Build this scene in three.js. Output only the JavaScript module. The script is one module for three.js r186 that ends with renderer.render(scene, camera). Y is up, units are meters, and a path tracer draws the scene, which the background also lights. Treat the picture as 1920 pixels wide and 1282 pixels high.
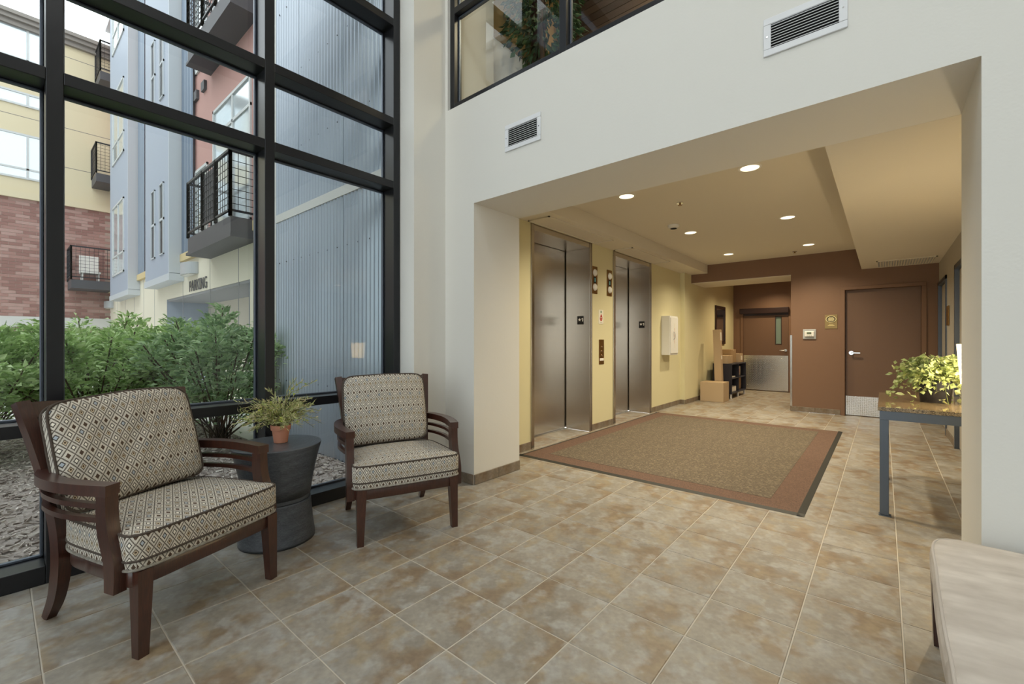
import * as THREE from 'three';
import { RoundedBoxGeometry } from 'three/addons/geometries/RoundedBoxGeometry.js';
import { mergeGeometries, mergeVertices, toCreasedNormals } from 'three/addons/utils/BufferGeometryUtils.js';
import { FontLoader } from 'three/addons/loaders/FontLoader.js';
import { TextGeometry } from 'three/addons/geometries/TextGeometry.js';
import { RectAreaLightUniformsLib } from 'three/addons/lights/RectAreaLightUniformsLib.js';
RectAreaLightUniformsLib.init();

// ---------- camera, sky, exposure ----------
const scene = new THREE.Scene();
const camera = new THREE.PerspectiveCamera(75.96, 1920 / 1282, 0.05, 200);
camera.position.set(0, 1.22, 0);
camera.rotation.set(0, THREE.MathUtils.degToRad(40.3), 0);
const renderer = new THREE.WebGLRenderer({ antialias: true });
renderer.toneMapping = THREE.LinearToneMapping;
renderer.toneMappingExposure = 1.0;
renderer.shadowMap.enabled = true;
renderer.shadowMap.type = THREE.PCFSoftShadowMap;
scene.background = new THREE.Color().setRGB(0.93, 0.97, 1.0);   // overcast sky, even in every direction
scene.backgroundIntensity = 3.0;
const LOBBY_PANEL = 3.5, DOWNLIGHT = 12, LAMP = 1.6, UPSTAIRS = 30, ALCOVE = 10;

// ---------- small helpers ----------
let seed = 12345;
const rnd = () => { seed = (seed * 1664525 + 1013904223) >>> 0; return seed / 4294967296; };
const rr = (a, b) => a + (b - a) * rnd();
const V = (x, y, z) => new THREE.Vector3(x, y, z);
const counts = {};
const numbered = (n) => { const k = counts[n] = (counts[n] ?? -1) + 1; return k ? n + '_' + String(k).padStart(3, '0') : n; };
function muv(g) {                       // texture coordinates in metres, by the way each face points
  g = g.index ? g.toNonIndexed() : g;
  if (!g.attributes.normal) g.computeVertexNormals();
  const p = g.attributes.position, n = g.attributes.normal, uv = new Float32Array(p.count * 2);
  for (let i = 0; i < p.count; i += 3) {
    const a = V().fromBufferAttribute(p, i), b = V().fromBufferAttribute(p, i + 1), c = V().fromBufferAttribute(p, i + 2);
    const f = b.clone().sub(a).cross(c.clone().sub(a)), ax = Math.abs(f.x), ay = Math.abs(f.y), az = Math.abs(f.z);
    for (let k = 0; k < 3; k++) {
      const j = i + k, x = p.getX(j), y = p.getY(j), z = p.getZ(j);
      if (ay >= ax && ay >= az) { uv[2 * j] = x; uv[2 * j + 1] = z; } else if (ax >= az) { uv[2 * j] = z; uv[2 * j + 1] = y; } else { uv[2 * j] = x; uv[2 * j + 1] = y; }
    }
  }
  g.setAttribute('uv', new THREE.BufferAttribute(uv, 2));
  return g;
}
const plain = (g) => { g = g.index ? g.toNonIndexed() : g; for (const k of Object.keys(g.attributes)) if (!['position', 'normal', 'uv'].includes(k)) g.deleteAttribute(k); if (!g.attributes.normal) g.computeVertexNormals(); if (!g.attributes.uv) g = muv(g); return g; };
const join = (gs) => gs.length === 1 ? gs[0] : mergeGeometries(gs.map(plain), false);
const box = (x0, x1, y0, y1, z0, z1) => muv(new THREE.BoxGeometry(Math.abs(x1 - x0), Math.abs(y1 - y0), Math.abs(z1 - z0)).translate((x0 + x1) / 2, (y0 + y1) / 2, (z0 + z1) / 2));
const rbox = (x0, x1, y0, y1, z0, z1, r = 0.006, s = 2) => muv(new RoundedBoxGeometry(Math.abs(x1 - x0), Math.abs(y1 - y0), Math.abs(z1 - z0), s, r).translate((x0 + x1) / 2, (y0 + y1) / 2, (z0 + z1) / 2));
const cyl = (r0, r1, h, x, y, z, n = 24) => new THREE.CylinderGeometry(r1, r0, h, n).translate(x, y + h / 2, z);
const tube = (pts, r, n = 24, k = 8, closed = false) => new THREE.TubeGeometry(new THREE.CatmullRomCurve3(pts, closed), n, r, k, closed);
function rod(a, b, r, n = 6) { const d = b.clone().sub(a), g = new THREE.CylinderGeometry(r, r, d.length(), n); g.applyQuaternion(new THREE.Quaternion().setFromUnitVectors(V(0, 1, 0), d.clone().normalize())); return g.translate((a.x + b.x) / 2, (a.y + b.y) / 2, (a.z + b.z) / 2); }
function loft(secs, crease = 0.7) {      // secs: rings of equally many points; closed ends
  const n = secs[0].length, pos = [], q = (a, b, c, d) => { for (const v of [a, b, c, a, c, d]) pos.push(v.x, v.y, v.z); };
  for (let i = 0; i + 1 < secs.length; i++) for (let k = 0; k < n; k++) q(secs[i][k], secs[i][(k + 1) % n], secs[i + 1][(k + 1) % n], secs[i + 1][k]);
  const cap = (s, flip) => { for (let k = 1; k + 1 < n; k++) for (const v of flip ? [s[0], s[k + 1], s[k]] : [s[0], s[k], s[k + 1]]) pos.push(v.x, v.y, v.z); };
  cap(secs[0], true); cap(secs[secs.length - 1], false);
  const g = new THREE.BufferGeometry(); g.setAttribute('position', new THREE.Float32BufferAttribute(pos, 3)); g.computeVertexNormals();
  return muv(toCreasedNormals(g, crease));
}
// a bar with a rectangular section swept along points; side = its width direction at each point
function bar(pts, side, w, h, up) {
  const secs = pts.map((p, i) => {
    const t = pts[Math.min(i + 1, pts.length - 1)].clone().sub(pts[Math.max(i - 1, 0)]).normalize();
    const s = (typeof side === 'function' ? side(i) : side).clone(); s.addScaledVector(t, -s.dot(t)).normalize();
    const u = s.clone().cross(t).normalize();
    const ww = (Array.isArray(w) ? w[i] : w) / 2, hh = (Array.isArray(h) ? h[i] : h) / 2;
    return [[-1, -1], [1, -1], [1, 1], [-1, 1]].map(([a, b]) => p.clone().addScaledVector(s, a * ww).addScaledVector(u, b * hh));
  });
  const g = loft(secs), p = g.attributes.position;          // make sure it faces outward
  let vol = 0; for (let i = 0; i < p.count; i += 3) { const a = V().fromBufferAttribute(p, i), b = V().fromBufferAttribute(p, i + 1), c = V().fromBufferAttribute(p, i + 2); vol += a.dot(b.cross(c)); }
  return vol < 0 ? loft(secs.map((s) => s.slice().reverse())) : g;
}
const spline = (pts, n) => new THREE.CatmullRomCurve3(pts, false, 'catmullrom', 0.5).getPoints(n);
function mesh(name, geos, mat, parent, kind) {
  const g = Array.isArray(geos) ? join(geos) : geos;
  const o = new THREE.Mesh(g, mat); o.name = parent ? name : numbered(name); o.castShadow = o.receiveShadow = true;
  (parent ?? scene).add(o);
  if (kind) o.userData.kind = kind;
  return o;
}
const struct = (name, geos, mat) => mesh(name, geos, mat, null, 'structure');
function sgroup(name) { const o = new THREE.Group(); o.name = numbered(name); o.userData.kind = 'structure'; scene.add(o); return o; }
function thing(name, label, category, [x, y, z] = [0, 0, 0], turn = 0, group) {
  const o = new THREE.Group(); o.name = numbered(name); o.position.set(x, y, z); o.rotation.y = turn; scene.add(o);
  o.userData = { label, category }; if (group) o.userData.group = group;
  return o;
}
function tag(o, label, category, group) { Object.assign(o.userData, { label, category }); if (group) o.userData.group = group; return o; }
function copyOf(o, label, [x, y, z], turn = 0) { const c = o.clone(); c.name = numbered(o.name.replace(/_\d{3}$/, '')); c.userData = { ...o.userData, label }; c.position.set(x, y, z); c.rotation.y = turn; scene.add(c); return c; }
// rectangles left of [u0,u1]x[v0,v1] when the holes are cut out
function rects(u0, u1, v0, v1, holes) {
  const us = [...new Set([u0, u1, ...holes.flatMap((h) => [h[0], h[1]])])].filter((u) => u >= u0 && u <= u1).sort((a, b) => a - b);
  const out = [];
  for (let i = 0; i + 1 < us.length; i++) {
    const a = us[i], b = us[i + 1], m = (a + b) / 2;
    let segs = [[v0, v1]];
    for (const h of holes) if (m > h[0] && m < h[1]) segs = segs.flatMap(([s, t]) => [[s, Math.min(t, h[2])], [Math.max(s, h[3]), t]].filter(([p, q]) => q - p > 1e-4));
    for (const [s, t] of segs) out.push([a, b, s, t]);
  }
  return out;
}
const wallZ = (x0, x1, y0, y1, z0, z1, holes = []) => rects(x0, x1, y0, y1, holes).map(([a, b, c, d]) => box(a, b, c, d, z0, z1));   // wall in a plane of constant z
const wallX = (z0, z1, y0, y1, x0, x1, holes = []) => rects(z0, z1, y0, y1, holes).map(([a, b, c, d]) => box(x0, x1, c, d, a, b));   // wall in a plane of constant x

// ---------- textures ----------
function fbm(size, base, oct, s0) {      // noise that repeats, 0..1
  const out = new Float32Array(size * size); let amp = 1, tot = 0;
  let s = s0; const r = () => { s = (s * 1664525 + 1013904223) >>> 0; return s / 4294967296; };
  for (let o = 0, n = base; o < oct; o++, n *= 2, amp *= 0.5) {
    const grid = Float32Array.from({ length: n * n }, r); tot += amp;
    for (let y = 0; y < size; y++) {
      const fy = y / size * n, iy = Math.floor(fy), ty = fy - iy, sy = ty * ty * (3 - 2 * ty), r0 = (iy % n) * n, r1 = ((iy + 1) % n) * n;
      for (let x = 0; x < size; x++) {
        const fx = x / size * n, ix = Math.floor(fx), tx = fx - ix, sx = tx * tx * (3 - 2 * tx), c0 = ix % n, c1 = (ix + 1) % n;
        out[y * size + x] += amp * ((grid[r0 + c0] * (1 - sx) + grid[r0 + c1] * sx) * (1 - sy) + (grid[r1 + c0] * (1 - sx) + grid[r1 + c1] * sx) * sy);
      }
    }
  }
  let lo = 9, hi = -9; for (const v of out) { lo = Math.min(lo, v); hi = Math.max(hi, v); }
  return out.map((v) => (v - lo) / (hi - lo));
}
function texOf(size, fn, metres, srgb = true) {   // fn(i, x, y) -> [r, g, b] 0..255
  const d = new Uint8Array(size * size * 4);
  for (let i = 0; i < size * size; i++) { const c = fn(i, i % size, Math.floor(i / size)); d[4 * i] = c[0]; d[4 * i + 1] = c[1]; d[4 * i + 2] = c[2]; d[4 * i + 3] = 255; }
  const t = new THREE.DataTexture(d, size, size); t.wrapS = t.wrapT = THREE.RepeatWrapping; t.magFilter = THREE.LinearFilter; t.minFilter = THREE.LinearMipmapLinearFilter; t.generateMipmaps = true;
  if (srgb) t.colorSpace = THREE.SRGBColorSpace;
  t.repeat.set(1 / metres, 1 / metres); t.needsUpdate = true;
  return t;
}
const lerp3 = (a, b, t) => [a[0] + (b[0] - a[0]) * t, a[1] + (b[1] - a[1]) * t, a[2] + (b[2] - a[2]) * t];
const clamp = (v, a = 0, b = 255) => Math.max(a, Math.min(b, v));
function canvasTex(w, h, draw, mw, mh) {
  const c = document.createElement('canvas'); c.width = w; c.height = h; draw(c.getContext('2d'), w, h);
  const t = new THREE.CanvasTexture(c); t.colorSpace = THREE.SRGBColorSpace; t.wrapS = t.wrapT = THREE.RepeatWrapping; if (mw) t.repeat.set(1 / mw, 1 / mh);
  return t;
}
const n4 = fbm(512, 4, 6, 11), n8 = fbm(512, 8, 6, 23), n16 = fbm(512, 16, 5, 37), n64 = fbm(512, 64, 3, 53);
const std = (color, roughness = 0.6, extra = {}) => new THREE.MeshStandardMaterial({ color, roughness, ...extra });
const phys = (p) => new THREE.MeshPhysicalMaterial(p);
const paintBump = texOf(512, (i) => { const v = n64[i] * 160 + n16[i] * 60; return [v, v, v]; }, 0.6, false);
const paint = (color, roughness = 0.75) => std(color, roughness, { bumpMap: paintBump, bumpScale: 0.0005 });
// ceramic floor tile: grey, tan and rust clouds
const tileTex = texOf(512, (i) => {
  let c = lerp3([127, 120, 110], [153, 147, 136], n8[i]);
  c = lerp3(c, [122, 101, 78], clamp((n8[(i + 300 * 512 + 77) % n8.length] - 0.5) * 2.6, 0, 0.7)); c = lerp3(c, [147, 131, 105], clamp((n16[(i + 90 * 512) % n16.length] - 0.52) * 2.6, 0, 0.6));
  c = lerp3(c, [158, 156, 152], clamp((n16[(i + 131 * 512 + 200) % n16.length] - 0.5) * 2.8, 0, 0.7));
  const k = 0.97 + 0.17 * n64[i]; return c.map((v) => clamp(v * k));
}, 1.05);
const tileRough = texOf(512, (i) => { const v = 74 + 45 * n8[i] + 20 * n64[i]; return [v, v, v]; }, 1.05, false);
const tileBump = texOf(512, (i) => { const v = 150 * n16[i] + 90 * n64[i]; return [v, v, v]; }, 1.05, false);
const woodTex = texOf(512, (i, x, y) => { const g = n16[((y * 1) % 512) * 512 + ((x * 12) % 512)] * 0.7 + n4[i] * 0.3; return lerp3([40, 19, 13], [78, 41, 28], clamp(g * 1.1, 0, 1)); }, 0.5);
const carpetTex = canvasTex(512, 512, (x, w, h) => {
  x.fillStyle = '#7d7262'; x.fillRect(0, 0, w, h);
  for (let r = 0; r < 32; r++) for (let c = 0; c < 40; c++) { const t = rnd(), X = c * 12.8 + (r % 2) * 6.4 + rr(-2, 2), Y = r * 16 + rr(-2, 2); x.fillStyle = t < 0.45 ? '#564c41' : t < 0.7 ? '#978b78' : '#6f6455'; x.beginPath(); x.ellipse(X, Y + 4 * Math.sin(c * 0.7), 6.5, 3.6, rr(-0.25, 0.25), 0, 7); x.fill(); }
  for (let k = 0; k < 9000; k++) { x.fillStyle = rnd() < 0.5 ? 'rgba(60,50,40,.35)' : 'rgba(190,178,155,.3)'; x.fillRect(rnd() * w, rnd() * h, 1.6, 1.6); }
}, 0.62, 0.62);
const borderTex = texOf(256, (i) => { const v = 0.78 + 0.3 * n64[(i * 2) % n64.length]; return [126 * v, 103 * v, 90 * v]; }, 0.4);
const suedeTex = texOf(512, (i) => lerp3([176, 166, 155], [224, 216, 207], clamp(n8[(Math.floor(i / 512) * 2 % 512) * 512 + ((i % 512) >> 1)] * 0.75 + n16[i] * 0.35 - 0.05, 0, 1)), 0.9);
const graniteTex = texOf(512, (i) => { const a = n64[i], b = n16[i]; let c = lerp3([122, 104, 76], [166, 146, 110], b); if (a > 0.62) c = [70, 58, 44]; if (a < 0.3) c = [190, 170, 135]; return c; }, 0.25);
const slateTex = texOf(512, (i, x, y) => { const v = 0.75 + 0.35 * n64[i] + 0.25 * (n8[((y * 3) % 512) * 512 + x] - 0.5); return [92 * v, 96 * v, 102 * v]; }, 0.35);
const mulchTex = texOf(512, (i) => lerp3([112, 102, 95], [184, 175, 167], clamp(n64[i] * 0.9 + n16[i] * 0.3, 0, 1)), 0.8);
const concreteTex = texOf(256, (i) => { const v = 206 + 26 * n16[i]; return [v, v, v * 0.98]; }, 3);
const fabricTex = canvasTex(512, 640, (x, w, h) => {
  const cw = w / 4, ch = h / 4, D = (cx, cy, rx, ry, fill, line, lw = 5) => { x.beginPath(); x.moveTo(cx, cy - ry); x.quadraticCurveTo(cx + rx * 0.42, cy - ry * 0.42, cx + rx, cy); x.quadraticCurveTo(cx + rx * 0.42, cy + ry * 0.42, cx, cy + ry); x.quadraticCurveTo(cx - rx * 0.42, cy + ry * 0.42, cx - rx, cy); x.quadraticCurveTo(cx - rx * 0.42, cy - ry * 0.42, cx, cy - ry); if (fill) { x.fillStyle = fill; x.fill(); } if (line) { x.strokeStyle = line; x.lineWidth = lw; x.stroke(); } };
  x.fillStyle = '#b7b0a4'; x.fillRect(0, 0, w, h);
  for (let r = -1; r < 9; r++) for (let c = -1; c < 5; c++) {
    const cx = (c + (r % 2 ? 0.5 : 0)) * cw, cy = r * ch / 2;
    D(cx, cy, cw * 0.5, ch * 0.5, (r + c) % 3 ? '#cbc5b9' : '#d4cdbf', '#5b5248', 6);
  }
  for (let r = -1; r < 9; r++) for (let c = -1; c < 5; c++) {
    const cx = (c + (r % 2 ? 0.5 : 0)) * cw, cy = r * ch / 2, k = (r + 8) % 4;
    if (k === 0) D(cx, cy, cw * 0.24, ch * 0.25, '#4f3d2f', '#e0d8c8', 4);
    else if (k === 1) { D(cx, cy, cw * 0.21, ch * 0.22, (c & 1) ? '#e9e3d4' : '#a9b2bb', '#3f3830', 9); }
    else if (k === 2) { D(cx, cy + ch * 0.02, cw * 0.23, ch * 0.24, '#cdbb9c', '#4a4035', 7); D(cx, cy, cw * 0.1, ch * 0.11, '#4f3b28'); }
    else D(cx, cy, cw * 0.2, ch * 0.21, '#efe9da', '#453d34', 9);
  }
  for (let k = 0; k < 14000; k++) { x.fillStyle = rnd() < 0.5 ? 'rgba(70,60,50,.14)' : 'rgba(255,250,240,.14)'; x.fillRect(rnd() * w, rnd() * h, 2, 2); }
}, 0.15, 0.235);
const fabricBump = texOf(256, (i) => { const v = 255 * n64[(i * 4) % n64.length]; return [v, v, v]; }, 0.1, false);
const diamondPlate = canvasTex(256, 256, (x, w, h) => { x.fillStyle = '#505050'; x.fillRect(0, 0, w, h); for (let r = 0; r < 4; r++) for (let c = 0; c < 4; c++) { x.save(); x.translate(c * 64 + 32, r * 64 + 32); x.rotate((r + c) % 2 ? 0.8 : -0.8); const g = x.createRadialGradient(0, 0, 0, 0, 0, 26); g.addColorStop(0, '#fff'); g.addColorStop(1, '#505050'); x.fillStyle = g; x.beginPath(); x.ellipse(0, 0, 28, 9, 0, 0, 7); x.fill(); x.restore(); } }, 0.11, 0.11);
diamondPlate.colorSpace = THREE.NoColorSpace;

// ---------- materials ----------
const M = {
  white: paint('#dcdad3'), cream: paint('#dad2aa'), ceil: paint('#dad3c3', 0.9), brown: paint('#7e604b', 0.6), brownDoor: paint('#715643', 0.45), grayWall: paint('#a8a297'), tan: paint('#b59a68'),
  grout: std('#c2baac', 0.9), tile: std('#ffffff', 1, { map: tileTex, roughnessMap: tileRough, bumpMap: tileBump, bumpScale: 0.0004 }), base: std('#d6cabd', 0.5, { map: tileTex, bumpMap: tileBump, bumpScale: 0.001 }),
  black: std('#26272a', 0.32, { metalness: 0.35 }), blackMatte: std('#111112', 0.7), frameGray: std('#5c6470', 0.35, { metalness: 0.6 }),
  glass: phys({ color: '#f3f8f7', roughness: 0, transmission: 1, thickness: 0, ior: 1.5 }),
  steel: phys({ color: '#d3ccc2', metalness: 1, roughness: 0.27, anisotropy: 0.7 }), steelFrame: std('#c2bbb0', 0.22, { metalness: 1 }), chrome: std('#d8d8d8', 0.15, { metalness: 1 }),
  plate: std('#dcdcda', 0.22, { metalness: 1, bumpMap: diamondPlate, bumpScale: 0.004 }), brass: std('#8b6a3c', 0.35, { metalness: 0.8 }),
  wood: phys({ map: woodTex, color: '#ffffff', roughness: 0.38, clearcoat: 0.5, clearcoatRoughness: 0.25 }), woodWorn: std('#a98a72', 0.8),
  fabric: std('#ffffff', 0.95, { map: fabricTex, bumpMap: fabricBump, bumpScale: 0.0015 }), welt: std('#4a4038', 0.9), suede: phys({ map: suedeTex, color: '#ffffff', roughness: 0.95, sheen: 0.4, sheenRoughness: 0.6 }),
  slate: std('#ffffff', 0.42, { map: slateTex }), terracotta: std('#c98a70', 0.8), soil: std('#2a1f18', 1), carpet: std('#dcd8d2', 1, { map: carpetTex, bumpMap: carpetTex, bumpScale: 0.004 }), border: std('#e6dcd4', 1, { map: borderTex, bumpMap: borderTex, bumpScale: 0.002 }), rubber: std('#2b2a24', 0.6),
  granite: phys({ map: graniteTex, roughness: 0.08, clearcoat: 0.6, clearcoatRoughness: 0.03 }), tableSteel: std('#5d656f', 0.38, { metalness: 0.5 }),
  cardboard: std('#bba383', 0.85), cardboard2: std('#a68a66', 0.85), tape: std('#c9b183', 0.4), paper: std('#e9e6dc', 0.8), darkShelf: std('#22202a', 0.5), legWhite: std('#dcdcda', 0.4),
  whitePlastic: std('#e8e6df', 0.45), vent: std('#dfe0e2', 0.45), dark: std('#0c0c0c', 0.9), mirror: std('#cfcfcf', 0.03, { metalness: 1 }), darkFrame: std('#2b1712', 0.4),
  lens: new THREE.MeshStandardMaterial({ color: '#fff3dc', emissive: new THREE.Color().setRGB(1, 0.86, 0.58), emissiveIntensity: 2.2 }),
  panelGlow: new THREE.MeshStandardMaterial({ color: '#ffffff', emissive: new THREE.Color().setRGB(0.95, 0.98, 1), emissiveIntensity: 2.0 }),
  shade: phys({ color: '#fff0cf', roughness: 1, transmission: 0.5, thickness: 0, emissive: new THREE.Color().setRGB(1, 0.8, 0.45), emissiveIntensity: 0.35 }),
  mulch: std('#ffffff', 1, { map: mulchTex, bumpMap: mulchTex, bumpScale: 0.02 }), chip: std('#8d8078', 1), concrete: std('#ffffff', 0.9, { map: concreteTex }),
  corr: std('#aab1ba', 0.35, { metalness: 0.6 }), corrDark: std('#7f8b99', 0.45, { metalness: 0.4 }), trimLight: std('#c9c9c4', 0.6), bay: std('#a2abb9', 0.6), baySide: std('#bfc4c8', 0.6),
  creamWall: std('#ddd6c2', 0.85), yellowCap: std('#cdb98b', 0.8), red: std('#b98f86', 0.8), redDeep: std('#a9604c', 0.8), creamUpper: std('#d6caaa', 0.85), cornice: std('#87817a', 0.7), brick: std('#a27d74', 0.9), brick2: std('#906b63', 0.9), brick3: std('#af8f86', 0.9), mortar: std('#a8978a', 0.95),
  winFrame: std('#c6c9c8', 0.5), extGlass: std('#8fa1ad', 0.06, { metalness: 0.6 }), paleGlass: std('#c9d2d6', 0.1, { metalness: 0.4 }), darkGlass: std('#24282d', 0.35), railBlack: std('#23262b', 0.5, { metalness: 0.3 }), slab: std('#4a4a4e', 0.6), garage: std('#cfc8b8', 0.8), lintel: std('#8a8b8c', 0.7),
  bark: std('#4b3a2c', 0.9), grayPlastic: std('#b0b3b4', 0.4), potDark: std('#1d1f27', 0.5)
};
const leafMat = (c, t = 0.35) => phys({ color: c, roughness: 0.7, transmission: t, thickness: 0, side: THREE.DoubleSide });

// ---------- the shell of the building ----------
const XW = -3.22, XG = -3.385, ZH = -2.64, ZJ = -3.25, XE = -3.06, ZB = -9.12, XL = -3.03;
// floor: tiles on a grid, joints recessed
{
  const GX = 0.3463, GZ = 0.348, X0 = -0.2845, Z0 = -2.548, J = 0.004;
  const regions = [[-3.42, 4.5, ZH, 5], [XL, 4.5, ZJ, ZH], [XE, 3.2, ZB, ZJ], [-3.44, XE, -5.225, -3.985], [-3.44, XE, -7.235, -5.975], [-2.97, -1.25, -12.4, ZB], [-0.54, 0.495, ZB - 0.2, ZB], [-2.8, -1.74, -12.6, -12.4]];
  const floor = sgroup('floor');
  mesh('grout_bed', regions.map(([a, b, c, d]) => box(a, b, -0.12, -0.0022, c, d)), M.grout, floor);
  const tileGeo = (w, d, u, v) => {
    const b = 0.0025, g = loft([[V(-w / 2, -0.01, -d / 2), V(-w / 2, -0.01, d / 2), V(w / 2, -0.01, d / 2), V(w / 2, -0.01, -d / 2)], [V(-w / 2, -b, -d / 2), V(-w / 2, -b, d / 2), V(w / 2, -b, d / 2), V(w / 2, -b, -d / 2)], [V(-w / 2 + b, 0, -d / 2 + b), V(-w / 2 + b, 0, d / 2 - b), V(w / 2 - b, 0, d / 2 - b), V(w / 2 - b, 0, -d / 2 + b)]], 0.2);
    const p = g.attributes.position, q = g.attributes.uv; for (let i = 0; i < p.count; i++) q.setXY(i, p.getX(i) + u, p.getZ(i) + v);
    return g;
  };
  const variants = Array.from({ length: 36 }, () => tileGeo(GX - J, GZ - J, rnd(), rnd()));
  const cell = (i, k) => [X0 + i * GX + J / 2, X0 + (i + 1) * GX - J / 2, Z0 + k * GZ + J / 2, Z0 + (k + 1) * GZ - J / 2];
  const cover = (i, k) => {                        // one whole tile where the regions together cover its cell, else the pieces
    const [p, q, r, s] = cell(i, k), part = regions.map(([a, b, c, d]) => Math.max(0, Math.min(q, b) - Math.max(p, a)) * Math.max(0, Math.min(s, d) - Math.max(r, c)));
    return part.reduce((a, b) => a + b, 0) > (q - p) * (s - r) * 0.999 ? [[p, q, r, s]] : regions.filter((_, n) => part[n] > 0);
  };
  const all = [];
  for (let i = -9; i < 14; i++) for (let k = -29; k < 22; k++) for (const [a, b, c, d] of cover(i, k)) {
    const x0 = Math.max(X0 + i * GX + J / 2, a), x1 = Math.min(X0 + (i + 1) * GX - J / 2, b), z0 = Math.max(Z0 + k * GZ + J / 2, c), z1 = Math.min(Z0 + (k + 1) * GZ - J / 2, d);
    if (x1 - x0 < 0.012 || z1 - z0 < 0.012) continue;
    const cx = (x0 + x1) / 2, cz = (z0 + z1) / 2, f = -cx * Math.sin(0.7034) - cz * Math.cos(0.7034), r = cx * Math.cos(0.7034) - cz * Math.sin(0.7034);
    const full = x1 - x0 > GX - J - 1e-4 && z1 - z0 > GZ - J - 1e-4;
    const seen = f > 0.8 && Math.abs(r / f) < 1.25 && 1.22 / f < 0.85 ? (x1 - x0) * (z1 - z0) / (f * f * f) : 0;
    all.push({ x0, x1, z0, z1, cx, cz, full, seen });
  }
  all.sort((a, b) => b.seen - a.seen);
  const rest = [];
  all.forEach((t, n) => {
    const g = t.full ? variants[Math.floor(rnd() * 36)] : tileGeo(t.x1 - t.x0, t.z1 - t.z0, rnd(), rnd());
    if (n < 300 && t.seen > 0) { const o = mesh('tile', g, M.tile, floor); o.position.set(t.cx, rr(-0.0005, 0.0005), t.cz); } else rest.push(g.clone().translate(t.cx, 0, t.cz));
  });
  mesh('remaining_tiles', rest, M.tile, floor, 'stuff');
}
// tile skirting
function baseboard(side, runs) {
  const g = sgroup('baseboard_' + side);
  for (const [x0, z0, x1, z1, nx, nz] of runs) {
    const L = Math.hypot(x1 - x0, z1 - z0), n = Math.max(1, Math.round(L / 0.34)), dx = (x1 - x0) / L, dz = (z1 - z0) / L;
    for (let i = 0; i < n; i++) {
      const l = L / n, o = mesh('tile', rbox(-l / 2 + 0.0015, l / 2 - 0.0015, 0.001, 0.088, 0, 0.012, 0.004, 1), M.base, g), m = (i + 0.5) * l;
      o.position.set(x0 + dx * m, 0, z0 + dz * m); o.rotation.y = Math.atan2(nx, nz);
    }
  }
}
baseboard('pier', [[XL, ZH, -2.665, ZH, 0, 1], [-2.665, ZH, -2.665, ZJ, 1, 0], [XE, ZJ, -2.665, ZJ, 0, -1]]);
baseboard('elevators', [[XE, ZJ, XE, -3.93, 1, 0], [XE, -5.29, XE, -5.915, 1, 0], [XE, -7.295, XE, -8.72, 1, 0], [XE, -8.74, -2.97, -8.74, 0, 1], [-2.97, -8.74, -2.97, -12.38, 1, 0]]);
baseboard('hall_end', [[-1.25, ZB, -0.545, ZB, 0, 1], [0.5, ZB, 0.63, ZB, 0, 1], [-1.25, ZB, -1.25, -12.38, -1, 0]]);
baseboard('hall_right', [[0.635, -8.05, 0.635, -7.14, -1, 0]]);
baseboard('lobby', [[0.31, ZH, 4.48, ZH, 0, 1], [0.31, ZH, 0.31, ZJ, -1, 0], [XL, ZH, XL, -2.3, 1, 0]]);

// walls
struct('wall_north', [...wallZ(XL, 4.5, 0, 6.2, ZJ, ZH, [[-2.665, 0.31, -0.01, 2.405], [-3.0, 2.4, 3.305, 5.3]])], M.white);
struct('wall_west_pier', [box(XL - 0.35, XL, 0, 6.2, ZJ, -2.29)], M.white);
struct('wall_elevators', [...wallX(-8.74, ZJ - 0.0, 0, 2.95, XE - 0.2, XE, [[-5.29, -3.93, -0.01, 2.56], [-7.295, -5.915, -0.01, 2.56]])], M.cream);
struct('wall_alcove', [box(-3.25, -2.97, 0, 2.95, -12.6, -8.74)], M.cream);
struct('wall_hall_end', [...wallZ(-1.25, 3.2, 0, 2.95, ZB - 0.2, ZB, [[-0.545, 0.5, -0.01, 2.13]]), box(-2.97, -1.25, 2.41, 2.95, -9.99, ZB - 0.001)], M.brown);
struct('wall_alcove_back', [box(-2.9, -1.6, -0.1, 2.2, -12.7, -12.6), ...wallZ(-2.97, -1.05, 0, 2.95, -12.6, -12.4, [[-2.8, -1.74, -0.01, 2.04]]), box(-1.25, -1.05, 0, 2.95, -12.4, ZB - 0.2)], M.brown);
struct('trim_1', [box(-2.965, -1.252, 2.4, 2.41, -9.99, ZB)], M.ceil);                       // plastered underside of the beam over the recess
struct('wall_hall_right', [...wallX(ZB, -6.0, 0, 2.95, 0.635, 0.8, [[-9.1, -8.05, -0.01, 2.1], [-7.14, -6.2, -0.01, 2.1]])], M.grayWall);
struct('wall_corridor', [box(3.2, 3.35, 0, 2.95, -9.32, ZJ), box(0.8, 3.2, 0, 2.95, -6.15, -6.0)], M.grayWall);
struct('wall_store_rooms', [box(0.8, 2.2, 0, 2.3, -9.3, -9.12), box(2.2, 2.3, 0, 2.3, -9.3, -6.15)], M.white);
struct('ceiling_hall', [box(XE - 0.2, 3.3, 2.742, 2.9, -9.3, ZJ), box(-3.2, -1.05, 2.742, 2.9, -12.6, -9.3)], M.ceil);
struct('soffit_elevators', [box(XE, -2.655, 2.578, 2.742, ZB, ZJ)], M.ceil);
struct('soffit_right', [box(-0.27, 3.2, 2.404, 2.742, ZB, ZJ)], M.ceil);
// lobby shell beyond the frame: east and south sides, ceiling
struct('wall_east', [box(4.5, 4.7, 0, 6.2, ZJ, 5.2)], M.white);
struct('ceiling_lobby', [box(-3.4, 4.7, 6.2, 6.4, ZJ, 5.2)], M.white);

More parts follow.
